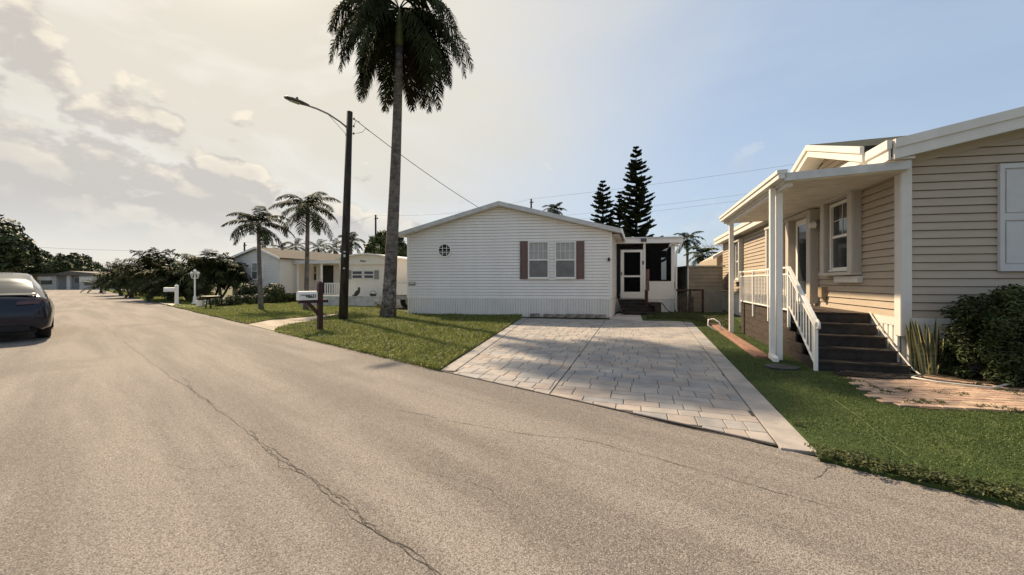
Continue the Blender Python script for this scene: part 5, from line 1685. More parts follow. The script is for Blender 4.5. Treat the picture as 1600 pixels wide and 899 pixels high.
# ---- Norfolk pines
def norfolk(base, H, Rm, label, n_wh=24, low=0.12, seed=1):
    r_ = np.random.default_rng(seed)
    base = Vector(base)
    t = thing('norfolk_pine', base, label, 'pine tree', 'norfolk pines behind the white home')
    MB().tube([base, base + Vector((0, 0, H * 0.5)), base + Vector((0, 0, H))], [0.22, 0.13, 0.02], 8).build('trunk', M_BARK, t)
    Vs, Fs = [], []
    k0 = 0
    for i in range(n_wh):
        k = low + (1 - low) * (i / (n_wh - 1)) ** 0.95
        z = H * k
        rad = Rm * (1 - k) ** 0.75 * r_.uniform(0.88, 1.08) + 0.12
        nb_ = 6 if k < 0.9 else 4
        a0 = r_.uniform(0, 6.28)
        for j in range(nb_):
            az = a0 + j * 2 * math.pi / nb_ + r_.uniform(-0.15, 0.15)
            if r_.random() < 0.14: continue
            rr = rad * r_.uniform(0.58, 1.14)
            d = np.array((math.cos(az), math.sin(az), 0))
            sd_ = np.array((-math.sin(az), math.cos(az), 0))
            m_ = max(5, int(rr / 0.10))
            for q in range(m_):
                u = (q + 0.6) / m_
                c = np.array(base) + np.array((0, 0, z)) + d * rr * u + np.array((0, 0, rr * (0.10 * u + 0.24 * u * u)))
                ln = 0.42 * (0.55 + 0.6 * (1 - abs(u - 0.55))) * min(1.0, 0.4 + rr / 1.4)
                for s in (-1, 1, 0):
                    dd = d * 0.75 + sd_ * s * r_.uniform(0.6, 0.95) + np.array((0, 0, r_.uniform(0.15, 0.5)))
                    dd /= np.linalg.norm(dd)
                    wv = np.cross(dd, np.array((0, 0, 1.0))); wv /= np.linalg.norm(wv) + 1e-6
                    wv = wv * 0.075 + np.array((0, 0, 0.02))
                    e = c + dd * ln
                    Vs += [c - wv, c + wv, e + wv * 0.5, e - wv * 0.5]
                    Fs.append((k0, k0 + 1, k0 + 2, k0 + 3)); k0 += 4
                    up = np.array((0, 0, 0.085))
                    Vs += [c - up, c + up, e + up * 0.5, e - up * 0.5]
                    Fs.append((k0, k0 + 1, k0 + 2, k0 + 3)); k0 += 4
    np_mesh('crown', np.array(Vs), np.array(Fs), M_PINE, t)
    return t
def behind(px, Y):
    return Vector(((px - 800) / FPX * Y, Y, 0))
norfolk(behind(994, 34), (440 - 232) / FPX * 34 + EYE, 2.5, 'tallest dark norfolk pine with pointed top behind the white home', 30, 0.12, 3)
norfolk(behind(942, 35), (440 - 285) / FPX * 35 + EYE, 2.1, 'shorter pointed norfolk pine, left of the tallest one', 22, 0.15, 5)
norfolk(behind(968, 36.5), (440 - 302) / FPX * 36.5 + EYE, 2.3, 'bushy norfolk pine wedged between its two pointed neighbours', 20, 0.15, 8)

# ---- shrub and snake plant by the beige home
sb_ = Vector((6.98, 5.10, 0.05))
shr = thing('dense_shrub', sb_, 'big dark leafy shrub against the front of the beige home', 'shrub')
cs, rs = [], []
srg = np.random.default_rng(21)
for gx in np.arange(-0.72, 1.15, 0.17):
    for gz in np.arange(0.14, 1.28, 0.17):
        for gy in (-0.2, 0.05, 0.28):
            if gx < -0.45 and gz > 1.1: continue
            cs.append((sb_.x + gx + srg.uniform(-0.08, 0.08), sb_.y + gy - 0.18 * gx + srg.uniform(-0.07, 0.07), gz + srg.uniform(-0.08, 0.08)))
            rs.append(srg.uniform(0.09, 0.17))
V, F = leaf_cloud(cs, rs, 60000, 0.026, up=0.5)
np_mesh('foliage', V, F, mat('shrub_leaves', (0.046, 0.062, 0.022), 0.6, 0.4, 3.0, spec=0.15), shr)
for i in range(9):
    q = sb_ + Vector((rng.uniform(-0.25, 0.3), rng.uniform(-0.12, 0.12), 0))
    MB().tube([q, q + Vector((rng.uniform(-0.3, 0.3), rng.uniform(-0.1, 0.1), 0.5)), q + Vector((rng.uniform(-0.6, 0.6), rng.uniform(-0.2, 0.2), 1.0))], [0.02, 0.014, 0.006], 5).build('stem', M_BARK, shr)

def snake_leaf_mat():
    m = bpy.data.materials.new('snake_plant_leaf')
    m.use_nodes = True
    t = m.node_tree
    nb = NB(t)
    b = t.nodes['Principled BSDF']
    v = nb.n('ShaderNodeTexCoord').outputs['UV']
    s = nb.n('ShaderNodeSeparateXYZ'); nb.put(s.inputs[0], v)
    d = nb.math('ABSOLUTE', nb.math('SUBTRACT', s.outputs[0], 0.5))
    obj = nb.n('ShaderNodeTexCoord').outputs['Object']
    band = nb.noise(nb.vmath('MULTIPLY', obj, (3, 3, 22)), 1.0, 3)
    g = nb.mix(nb.ramp(band, 0.4, 0.62), (0.045, 0.06, 0.027), (0.12, 0.135, 0.075))
    c = nb.mix(nb.ramp(d, 0.26, 0.36), g, (0.40, 0.35, 0.16))
    nb.put(b.inputs['Base Color'], c)
    b.inputs['Roughness'].default_value = 0.45
    return m
M_SNAKE = snake_leaf_mat()
M_DRY = mat('dry_leaf', (0.33, 0.27, 0.17), 0.7, 0.2, 8.0)
sp_ = G(1466, 588)
snk = thing('snake_plant', sp_, 'clump of tall yellow-edged snake plant leaves beside the deck corner', 'plant')
def blade(base, az, lean, L, wd_, m, curl=0.0, name='leaf'):
    n = 9
    V = []; UV = []
    d = Vector((math.sin(az), math.cos(az), 0))
    side0 = Vector((math.cos(az), -math.sin(az), 0))
    p = Vector(base)
    tw = random.uniform(-0.7, 0.7)
    for i in range(n + 1):
        t = i / n
        a = R(90) - lean * (0.35 + 0.65 * t) - curl * t * t
        tan = d * math.cos(a) + Vector((0, 0, 1)) * math.sin(a)
        s = (side0 * math.cos(tw * t + 0.6) + tan.cross(side0) * math.sin(tw * t + 0.6))
        w_ = wd_ * (0.55 + 0.9 * t) if t < 0.5 else wd_ * (1 - ((t - 0.5) / 0.5) ** 2.2) + 0.001
        cup = tan.cross(s) * w_ * 0.35
        V += [p - s * w_ / 2 + cup, p, p + s * w_ / 2 + cup]
        p = p + tan * (L / n)
    F = []
    for i in range(n):
        k = 3 * i
        F += [(k, k + 1, k + 4, k + 3), (k + 1, k + 2, k + 5, k + 4)]
    o = MB().add(V, F).build(name, m, snk, smooth=True)
    uvl = o.data.uv_layers.new(name='UVMap')
    for lp_ in o.data.loops:
        uvl.data[lp_.index].uv = ((lp_.vertex_index % 3) / 2.0, (lp_.vertex_index // 3) / n)
for i in range(44):
    b = sp_ + Vector((random.uniform(-0.30, 0.30), random.uniform(-0.10, 0.12), 0.05))
    x = (b.x - sp_.x)
    blade(b, random.uniform(0, 6.28) if abs(x) < 0.12 else (math.pi / 2 if x > 0 else -math.pi / 2) + random.uniform(-0.6, 0.6), abs(random.gauss(0.18, 0.14)), random.uniform(0.45, 0.88), random.uniform(0.05, 0.075), M_SNAKE)
blade(sp_ + Vector((-0.25, -0.03, 0.05)), -math.pi / 2, 0.35, 0.85, 0.05, M_SNAKE)
blade(sp_ + Vector((0.25, -0.10, 0.07)), math.pi / 2, 0.9, 0.62, 0.06, M_SNAKE, 0.6)
blade(sp_ + Vector((0.18, -0.16, 0.08)), math.pi / 2 + 0.2, 1.25, 0.46, 0.075, M_DRY, 0.5, 'dry_leaf')
blade(sp_ + Vector((0.12, -0.14, 0.07)), math.pi / 2 - 0.5, 0.7, 0.40, 0.07, M_DRY, 0.9, 'dry_leaf')

# ---- grass blades (countless)
def point_in(polys, n, bbox):
    x = rng.uniform(bbox[0], bbox[1], n); y = rng.uniform(bbox[2], bbox[3], n)
    res = np.zeros(n, bool)
    P = polys
    j = len(P) - 1
    for i in range(len(P)):
        xi, yi, xj, yj = P[i][0], P[i][1], P[j][0], P[j][1]
        with np.errstate(divide='ignore', invalid='ignore'):
            c = ((yi > y) != (yj > y)) & (x < (xj - xi) * (y - yi) / (yj - yi + 1e-12) + xi)
        res ^= c
        j = i
    return x[res], y[res]
def grass(name, poly, dens, h, w_, z0, m, label, lean=0.6, cat='grass', nmax=400000, hvar=None):
    poly = [tuple(p)[:2] for p in poly]
    xs = [p[0] for p in poly]; ys = [p[1] for p in poly]
    bb = (min(xs), max(xs), min(ys), max(ys))
    n = int(min(nmax, dens * (bb[1] - bb[0]) * (bb[3] - bb[2])))
    x, y = point_in(poly, n, bb)
    n = len(x)
    az = rng.uniform(0, 2 * np.pi, n)
    hh = h * rng.uniform(0.5, 1.25, n)
    patch = 0.5 + 0.5 * np.sin(x * 2.1 + 1.3 * np.sin(y * 1.7)) * np.sin(y * 2.6 + np.sin(x * 1.3) * 1.5)
    hh *= 0.7 + 0.5 * patch
    l = lean * rng.uniform(0.1, 1.2, n)
    dx, dy = np.cos(az), np.sin(az)
    ww = w_ * rng.uniform(0.7, 1.3, n)
    B = np.stack([x, y, np.full(n, z0)], 1)
    S = np.stack([-dy * ww, dx * ww, np.zeros(n)], 1)
    Mx = B + np.stack([dx * hh * l * 0.35, dy * hh * l * 0.35, hh * 0.62], 1)
    T = B + np.stack([dx * hh * l, dy * hh * l, hh * (1 - 0.25 * l)], 1)
    V = np.stack([B - S, B + S, Mx + S * 0.8, Mx - S * 0.8, T + S * 0.15, T - S * 0.15], 1).reshape(-1, 3)
    k = np.arange(n)[:, None] * 6
    F = np.concatenate([k + np.array([[0, 1, 2, 3]]), k + np.array([[3, 2, 4, 5]])], 0)
    o = np_mesh(name, V, F, m)
    tag(o, label, cat, kind='stuff')
    return o
def grass_mat(name, a, b_, c_):
    m = bpy.data.materials.new(name)
    m.use_nodes = True
    t = m.node_tree
    nb = NB(t)
    bs = t.nodes['Principled BSDF']
    v = nb.n('ShaderNodeTexCoord').outputs['Object']
    c = nb.mix(nb.ramp(nb.noise(v, 2.2, 4, 0.6), 0.35, 0.65), a, b_)
    c = nb.mix(nb.ramp(nb.noise(v, 40.0, 2, 0.6), 0.52, 0.66), c, c_)
    nb.put(bs.inputs['Base Color'], c)
    bs.inputs['Roughness'].default_value = 0.55
    bs.inputs['Specular IOR Level'].default_value = 0.25
    tr_ = nb.n('ShaderNodeBsdfTranslucent')
    nb.put(tr_.inputs[0], c)
    mx = nb.n('ShaderNodeMixShader')
    mx.inputs[0].default_value = 0.28
    t.links.new(bs.outputs[0], mx.inputs[1]); t.links.new(tr_.outputs[0], mx.inputs[2])
    t.links.new(mx.outputs[0], t.nodes['Material Output'].inputs[0])
    return m
M_GRASS = grass_mat('lawn_grass', (0.145, 0.188, 0.032), (0.215, 0.245, 0.05), (0.28, 0.26, 0.10))
M_GRASS2 = grass_mat('turf_blades', (0.060, 0.092, 0.024), (0.088, 0.120, 0.032), (0.125, 0.145, 0.05))
M_WEED = grass_mat('weed_leaves', (0.045, 0.062, 0.02), (0.075, 0.09, 0.032), (0.12, 0.12, 0.05))
grass('lawn_grass', lawn_pts, 1900, 0.075, 0.005, 0.035, M_GRASS, 'short green lawn grass in front of the white home', 1.0)
grass('lawn_tufts', lawn_pts, 110, 0.13, 0.006, 0.03, M_WEED, 'longer stray tufts in the lawn before the white home', 1.1)
ov = [on_edge(432) - RN * 0.06, on_edge(560) - RN * 0.05, on_edge(690) - RN * 0.05, on_edge(690) + RN * 0.06, on_edge(560) + RN * 0.06, on_edge(432) + RN * 0.06]
grass('lawn_fringe', ov, 2600, 0.085, 0.005, 0.012, M_GRASS, 'ragged grass fringe where the lawn meets the road', 1.5)
grass('neighbour_lawn_grass', nl_pts, 420, 0.07, 0.011, 0.035, M_GRASS, 'short green grass of the neighbour lawn', 1.0)
vis_turf = [G(1082, 506), G(1278, 707)] + [on_edge(1282), on_edge(1680), Vector((7.5, 4.3, 0)), G(1440, 645), G(1400, 639), G(1372, 629), G(1345, 607), G(1300, 586), G(1275, 586), G(1180, 524), G(1140, 492), G(1060, 492), G(1006, 497)]
grass('turf_blades', vis_turf, 5200, 0.016, 0.0030, 0.028, M_GRASS2, 'short dense green turf blades beside the driveway', 1.3)
# rough grass over the rest of the far yards
grass('far_grass', [on_edge(150), on_edge(214), on_edge(236), G(300, 476), G(335, 474), G(335, 458), G(200, 456)], 90, 0.10, 0.03, 0.03, M_GRASS, 'grass of the far front yards', 1.0)

# ---- weeds: leafy clumps along the turf edge and on the patio
def weeds(name, pts, spread, n, size, label, hgt=0.09):
    V_all, F_all, k = [], [], 0
    for p in pts:
        cs = [(p.x + rng.uniform(-spread, spread), p.y + rng.uniform(-spread, spread), 0.045 + rng.uniform(0, hgt)) for _ in range(6)]
        V, F = leaf_cloud(cs, [spread * 0.45] * 6, n, size, 0.5, 0.8)
        V[:, 2] = np.maximum(V[:, 2], 0.036)
        V_all.append(V); F_all.append(F + k); k += len(V)
    o = np_mesh(name, np.concatenate(V_all), np.concatenate(F_all), M_WEED)
    tag(o, label, 'weeds', kind='stuff')
ep = []
for i in range(75):
    px = 1282 + 330 * (i / 75) + rng.uniform(-3, 3)
    q = on_edge(px) + RN * rng.uniform(0.0, 0.16)
    ep.append(Vector((q.x, q.y, 0)))
weeds('edge_weeds', ep, 0.07, 60, 0.013, 'ragged low weeds where the turf meets the road', 0.03)
wp = [(1335, 599), (1320, 596), (1350, 603), (1362, 610), (1375, 616), (1388, 620), (1406, 616), (1415, 617), (1420, 634), (1436, 634), (1452, 635), (1470, 636), (1474, 620), (1502, 622), (1540, 645), (1560, 643), (1575, 646), (1525, 605), (1540, 610), (1555, 614), (1570, 616), (1585, 622), (1598, 618), (1510, 606), (1250, 673), (1258, 671)]
weeds('patio_weeds', [G(*p) for p in wp], 0.075, 70, 0.012, 'scattered weeds and litter over the pink patio bricks', 0.02)
grass('weed_tufts', [G(1075, 500), G(1110, 508), G(1140, 515), G(1142, 496), G(1100, 492), G(1060, 491), G(1010, 492), G(1010, 500)], 900, 0.10, 0.006, 0.03, M_WEED, 'longer weedy grass at the back of the driveway', 1.0)

# ================================================================ STREET THINGS
# ---- street light on a wooden pole
pb_ = G(536, 503)
pt = at(546.5, 175, pb_.y)
pole = thing('street_light_pole', pb_, 'dark wooden pole with curved street light arm beside the royal palm', 'street light')
MB().tube([pb_ + Vector((0, 0, -0.05)), pb_.lerp(pt, 0.5), pt], [0.150, 0.125, 0.095], 14).build('pole', M_POLE, pole, smooth=True)
ax = lambda k: pb_.lerp(pt, k)
to_road = -RN
aj = ax(0.925)
arm = [aj + to_road * 0.09 + Vector((0, 0, -0.02)), aj + to_road * 0.32 + Vector((0, 0, 0.10)), aj + to_road * 0.72 + Vector((0, 0, 0.235)), aj + to_road * 1.08 + Vector((0, 0, 0.285)), aj + to_road * 1.40 + Vector((0, 0, 0.29))]
a_ = MB().tube(arm, 0.028, 10).build('lamp_arm', M_METAL, pole, smooth=True)
MB().tube([aj + to_road * 0.09 + Vector((0, 0, -0.28)), arm[2] + Vector((0, 0, -0.02))], 0.008, 6).build('arm_brace', M_METAL, a_)
MB().tube([aj + to_road * 0.02, aj + to_road * 0.12], 0.05, 8).build('arm_clamp', M_METAL, a_)
MB().tube([aj + to_road * 0.02 + Vector((0, 0, -0.28)), aj + to_road * 0.12 + Vector((0, 0, -0.28))], 0.045, 8).build('arm_clamp', M_METAL, a_)
hd = arm[-1]
M_LAMP = mat('dark_lamp_housing', (0.10, 0.10, 0.095), 0.5, 0.1)
side = Vector((-to_road.y, to_road.x, 0))
lh = MB()
secs = [(-0.08, 0.04, 0.035), (0.0, 0.075, 0.05), (0.2, 0.13, 0.065), (0.45, 0.14, 0.06), (0.60, 0.10, 0.045), (0.65, 0.04, 0.02)]
vs, fs = [], []
for s_, wv, hv in secs:
    c = hd + to_road * s_ + Vector((0, 0, 0.01 + 0.03 * s_))
    for j in range(12):
        an = 2 * math.pi * j / 12
        vs.append(c + side * wv * math.cos(an) + Vector((0, 0, hv * (math.sin(an) if math.sin(an) > 0 else 0.6 * math.sin(an)))))
for i in range(len(secs) - 1):
    fs += [(i * 12 + j, i * 12 + (j + 1) % 12, (i + 1) * 12 + (j + 1) % 12, (i + 1) * 12 + j) for j in range(12)]
fs += [tuple(range(11, -1, -1)), tuple(range(60, 72))]
head = lh.add(vs, fs).build('lamp_head', M_LAMP, pole, smooth=True)
MB().lathe(hd + to_road * 0.28 + Vector((0, 0, 0.065)), [(0.035, 0), (0.035, 0.07), (0.03, 0.085), (0.005, 0.09)], 10).build('photocell', M_LAMP, head)
MB().add([hd + to_road * 0.2 - side * 0.09 + Vector((0, 0, -0.033)), hd + to_road * 0.5 - side * 0.08 + Vector((0, 0, -0.022)), hd + to_road * 0.5 + side * 0.08 + Vector((0, 0, -0.022)), hd + to_road * 0.2 + side * 0.09 + Vector((0, 0, -0.033))], [(0, 1, 2, 3)]).build('lamp_lens', mat('lamp_lens', (0.4, 0.4, 0.38), 0.3, 0.05), head)
for k_, s in ((0.965, 1), (0.93, 1), (0.895, 1)):
    q = ax(k_)
    MB().tube([q - Vector((0.1, 0, 0)), q + Vector((0.17, -0.03, 0))], 0.012, 6).build('bolt', M_METAL, pole)
    MB().lathe(q + Vector((0.17, -0.03, -0.04)), [(0.02, 0), (0.032, 0.02), (0.02, 0.04), (0.032, 0.06), (0.015, 0.08)], 8).build('insulator', M_METAL, pole)
M_TAG = mat('pole_tag', (0.5, 0.5, 0.48), 0.5, 0.05)
for (dz, hh) in ((2.42, 0.05), (2.28, 0.09), (1.85, 0.05)):
    q = pb_.lerp(pt, dz / 7.2)
    c = q + Vector((0.055, -0.143 + 0.0, 0))
    MB().box(c.x - 0.05, c.x + 0.02, c.y - 0.012, c.y, dz - hh / 2, dz + hh / 2).build('pole_tag', M_TAG, pole)
def wire(a, b, sag, r, label, m=M_WIRE, n=18, name='overhead_wire', group='overhead wires'):
    a, b = Vector(a), Vector(b)
    pts = [a.lerp(b, i / n) - Vector((0, 0, sag * 4 * (i / n) * (1 - i / n))) for i in range(n + 1)]
    o = MB().tube(pts, r, 5).build(name, m, org=a)
    tag(o, label, 'wire', group)
wst = ax(0.965) + Vector((0.17, -0.03, 0))
wire(wst, at(752, 327, 17.5), 0.12, 0.012, 'service wire from the street light pole to the white home roof')
lo_ = ax(0.895) + Vector((0.17, -0.03, 0))
MB().tube([lo_, lo_ + Vector((0.18, 0, 0.02)), lo_ + Vector((0.30, 0.02, 0.06)), lo_ + Vector((0.40, 0.05, 0.20)), wst + Vector((0.50, 0.06, -0.40))], 0.009, 6).build('drip_loop', M_WIRE, pole, smooth=True)
MB().tube([ax(0.93) + Vector((0.17, -0.03, 0.0)), ax(0.95) + Vector((0.22, 0, 0.05)), wst + Vector((0.20, 0.02, -0.10))], 0.008, 6).build('drip_loop', M_WIRE, pole, smooth=True)
# far poles and lines
def far_pole(px, ytop, Y, label):
    b = behind(px, Y)
    t = at(px, ytop, Y)
    o = thing('utility_pole', b, label, 'utility pole', 'distant utility poles')
    MB().tube([b, t], [0.16, 0.11], 8).build('pole', M_POLE, o)
    MB().tube([t + Vector((-0.2, 0, -0.5)), t + Vector((0.3, 0, -0.5))], 0.05, 6).build('crossarm', M_POLE, o)
    MB().lathe(t + Vector((0.25, 0, -0.45)), [(0.05, 0), (0.07, 0.05), (0.04, 0.14)], 8).build('insulator', M_METAL, o)
    return t
p1 = far_pole(830, 311, 52, 'dark pole stub showing above the white home roof')
p2 = far_pole(587, 336, 50, 'far pole rising behind the bushy tree by the trailer')
p3 = far_pole(382, 379, 60, 'far pole left of the gabled home peak')
far_end = at(1330, 243, 38)
wire(p1, far_end, 0.25, 0.015, 'topmost long wire crossing the sky above the norfolk pines', M_WIRE2)
wire(p2, p1, 0.8, 0.013, 'faint far wire between the two distant poles', M_WIRE2)
wire(at(880, 337, 50), at(1300, 284, 34), 0.2, 0.013, 'middle of the three wires right of the norfolk pines', M_WIRE2)
wire(at(900, 343, 50), at(1300, 293, 34), 0.2, 0.013, 'lowest of the three wires right of the norfolk pines', M_WIRE2)
wire(p3, p2, 0.8, 0.013, 'faint far wire above the gabled home roof', M_WIRE2)
wire(at(-60, 378, 75), at(230, 392, 90), 0.4, 0.03, 'upper faint wire over the far left homes', M_WIRE2)
wire(at(60, 410, 90), at(230, 412, 100), 0.2, 0.03, 'lower faint wire over the far left homes', M_WIRE2)

# ---- near mailbox on a maroon post
mb0 = G(500, 520)
mbx = thing('mailbox', mb0, 'white mailbox numbered 8631 on a maroon wooden post in the lawn', 'mailbox')
MF = Frame(mb0, to_road, Vector((RD.x, RD.y, 0)) * -1)        # u runs to the road; n faces the camera side
MF.box('post', M_MAROON, mbx, -0.058, 0.058, 0.0, 1.34, -0.058, 0.058)
MB().hexa([MF.p(-0.058, 1.34, -0.058), MF.p(0.058, 1.34, -0.058), MF.p(0.058, 1.34, 0.058), MF.p(-0.058, 1.34, 0.058), MF.p(-0.03, 1.40, -0.03), MF.p(0.03, 1.40, -0.03), MF.p(0.03, 1.40, 0.03), MF.p(-0.03, 1.40, 0.03)]).build('post_cap', M_MAROON, mbx)
MF.box('arm', M_MAROON, mbx, -0.20, 0.55, 0.82, 0.90, -0.05, 0.05)
MB().hexa([MF.p(0.06, 0.48, -0.045), MF.p(0.06, 0.60, -0.045), MF.p(0.06, 0.60, 0.045), MF.p(0.06, 0.48, 0.045), MF.p(0.36, 0.82, -0.04), MF.p(0.26, 0.82, -0.04), MF.p(0.26, 0.82, 0.04), MF.p(0.36, 0.82, 0.04)]).build('brace', M_MAROON, mbx)
prof = [(-0.085, 0.905), (0.085, 0.905), (0.085, 1.06)] + [(0.085 * math.cos(a), 1.06 + 0.085 * math.sin(a)) for a in [math.pi * i / 8 for i in range(1, 8)]] + [(-0.085, 1.06)]
box_ = MB().prism([MF.p(0.10, h, o) for o, h in prof], to_road * 0.46).build('box', M_WHITE, mbx)
MB().prism([MF.p(0.555, h + (0.0 if h < 1 else 0.003), o * 1.05) for o, h in prof], to_road * 0.015).build('door', M_WHITE, box_)
put_text(Frame(MF.p(0.235, 0, 0.086), -to_road, MF.n), box_, M_BLACK, '8631', 0.135, 0, 1.0, 0.002, 0.85)
MF.box('flag_arm', M_BLACK, box_, 0.37, 0.52, 1.03, 1.05, 0.087, 0.094)
MF.box('flag', M_BLACK, box_, 0.36, 0.395, 0.985, 1.045, 0.088, 0.095)

# ---- far yard things: triple lamp post, second mailbox, planter, barbecue
lp0 = G(304.5, 476.5)
lpo = thing('triple_lamp_post', lp0, 'white garden lamp post with three lanterns in front of the far palms', 'lamp post')
MB().lathe(lp0, [(0.17, 0.03), (0.17, 0.08), (0.11, 0.14), (0.07, 0.5), (0.045, 0.55), (0.04, 1.75), (0.06, 1.80)], 12).build('post', M_WHITE, lpo)
for i, (dx, dy, dz) in enumerate(((-0.19, 0, 1.66), (0.19, 0, 1.66), (0, 0, 1.80))):
    c = lp0 + Vector((dx, dy, dz))
    if dx: MB().tube([lp0 + Vector((0, 0, 1.6)), c + Vector((0, 0, -0.06)), c], 0.018, 6).build('lamp_bracket', M_WHITE, lpo)
    ln_ = MB().lathe(c, [(0.04, 0), (0.085, 0.20), (0.085, 0.21)], 6).build('lantern', mat('lantern_glass', (0.55, 0.53, 0.48), 0.2, 0.05), lpo)
    MB().lathe(c + Vector((0, 0, 0.21)), [(0.11, 0), (0.07, 0.07), (0.015, 0.11), (0.012, 0.15)], 6).build('lantern_cap', M_WHITE, ln_)
m2 = G(276, 477)
mb2 = thing('mailbox', m2, 'far white mailbox on a thick white post left of the triple lamp', 'mailbox')
F2 = Frame(m2, to_road, -RD)
F2.box('post', M_WHITE, mb2, -0.08, 0.08, 0.0, 1.12, -0.08, 0.08)
MB().lathe(m2 + Vector((0, 0, 1.12)), [(0.10, 0), (0.10, 0.03), (0.05, 0.07), (0.01, 0.12)], 8).build('post_cap', M_WHITE, mb2)
MB().prism([F2.p(0.09, h - 0.10, o) for o, h in prof], to_road * 0.48).build('box', M_WHITE, mb2)
p3_ = G(315, 480.5)
pot = thing('white_planter', p3_, 'square white planter pot on the pale far driveway', 'planter')
F3 = Frame(p3_, (1, 0, 0), (0, -1, 0))
MB().hexa([F3.p(-0.13, 0.03, -0.13), F3.p(0.13, 0.03, -0.13), F3.p(0.13, 0.03, 0.13), F3.p(-0.13, 0.03, 0.13), F3.p(-0.19, 0.33, -0.19), F3.p(0.19, 0.33, -0.19), F3.p(0.19, 0.33, 0.19), F3.p(-0.19, 0.33, 0.19)]).build('pot', M_WHITE2, pot)
F3.box('rim', M_WHITE2, pot, -0.21, 0.21, 0.33, 0.38, -0.21, 0.21)
V, F = leaf_cloud([(p3_.x, p3_.y, 0.5)], [0.2], 260, 0.05)
np_mesh('foliage', V, F, M_LEAF, pot)
gb = G(325, 484)
bbq = thing('garden_table', gb, 'small dark garden stand among the shrubs right of the white planter', 'stand')
F4 = Frame(gb, (1, 0, 0), (0, -1, 0))
for dx in (-0.12, 0.12):
    MB().tube([F4.p(dx, 0.03, 0), F4.p(dx * 0.6, 0.55, -0.05)], 0.03, 6).build('leg', M_BLACK, bbq)
MB().tube([F4.p(0, 0.03, -0.2), F4.p(0, 0.55, -0.1)], 0.03, 6).build('leg', M_BLACK, bbq)
MB().lathe(gb + Vector((0.05, 0.1, 0.55)), [(0.15, 0), (0.38, 0.06), (0.40, 0.12), (0.36, 0.13)], 14).build('top', M_BLACK, bbq)

# ---- pickup truck half hidden beside the white home
def wheel(par, c, axis, r, wdt, name='wheel'):
    c = Vector(c); axis = Vector(axis).normalized()
    up = Vector((0, 0, 1)); fw = axis.cross(up).normalized()
    def ring(rr, o, n=28):
        return [c + axis * o + (fw * math.cos(2 * math.pi * i / n) + up * math.sin(2 * math.pi * i / n)) * rr for i in range(n)]
    n = 28
    prof = [(r * 0.62, -wdt / 2), (r * 0.93, -wdt / 2), (r, -wdt * 0.36), (r, wdt * 0.36), (r * 0.93, wdt / 2), (r * 0.62, wdt / 2)]
    vs = []
    for rr, o in prof: vs += ring(rr, o)
    fs = [(i * n + j, i * n + (j + 1) % n, (i + 1) * n + (j + 1) % n, (i + 1) * n + j) for i in range(len(prof) - 1) for j in range(n)]
    ty = MB().add(vs, fs).build(name, mat('tyre_rubber', (0.018, 0.018, 0.018), 0.8, 0.1), par, smooth=True)
    vs = ring(r * 0.62, wdt * 0.30) + ring(r * 0.5, wdt * 0.40) + ring(r * 0.12, wdt * 0.34) + ring(r * 0.62, -wdt * 0.30)
    fs = [(i * n + j, i * n + (j + 1) % n, (i + 1) * n + (j + 1) % n, (i + 1) * n + j) for i in range(2) for j in range(n)] + [tuple(range(2 * n, 3 * n)), tuple(range(4 * n - 1, 3 * n - 1, -1))]
    MB().add(vs, fs).build('rim', M_METAL, ty)
    return ty
tk0 = Vector((-5.35, 19.6, 0))
tkf = Frame(tk0, SD, Vector((SD.y, -SD.x, 0)))        # u forward, n to the right
tk = thing('white_pickup', tk0, 'white pickup truck mostly hidden between palm trunk and white home', 'truck')
M_TKW = mat('truck_white_paint', (0.72, 0.70, 0.67), 0.3, 0.03, coat=0.5)
tkf.box('tailgate', M_TKW, tk, 0.0, 0.06, 0.72, 1.25, -0.78, 0.78)
for s in (-1, 1):
    tkf.box('bed_side', M_TKW, tk, 0.03, 2.0, 0.62, 1.25, 0.80 * s - 0.07, 0.80 * s + 0.07)
    tkf.box('tail_light', mat('red_tail_lamp', (0.10, 0.02, 0.02), 0.25, 0.1), tk, -0.015, 0.028, 0.85, 1.15, 0.80 * s - 0.06, 0.80 * s + 0.06)
tkf.box('bed_floor', M_BLACK, tk, 0.06, 2.0, 0.60, 0.68, -0.72, 0.72)
tkf.box('bumper', M_METAL, tk, -0.12, 0.0, 0.48, 0.66, -0.85, 0.85)
MB().prism([tkf.p(2.02, 0.55, -0.84), tkf.p(5.0, 0.55, -0.84), tkf.p(5.0, 0.95, -0.84), tkf.p(4.0, 1.12, -0.84), tkf.p(3.5, 1.72, -0.84), tkf.p(2.2, 1.75, -0.84), tkf.p(2.02, 1.25, -0.84)], tkf.n * 1.68).build('cab', M_TKW, tk)
for a in (0.95, 4.2):
    for s in (-1, 1):
        wheel(tk, tkf.p(a, 0.36, 0.72 * s), tkf.n * s, 0.36, 0.24)

# ---- dark blue car, rear view at the left edge
cr0 = Vector((-11.6, 9.5, 0)) - RN * 0.93 + RN * 0.13
CARF = Frame(cr0 - RD * 0.75, RD, RN)                    # u forward, n to the car's right
car = thing('parked_car', cr0, 'dark blue hatchback car seen from behind at the left edge of the street', 'car')
M_CAR = mat('dark_blue_paint', (0.004, 0.007, 0.018), 0.2, 0.05, 3.0, spec=0.3, coat=0.35)
M_CGL = mat('car_glass', (0.012, 0.013, 0.015), 0.03, 0.05, 2.0, spec=0.9, coat=1.0)
M_TRIM = mat('car_black_trim', (0.012, 0.012, 0.013), 0.5, 0.1)
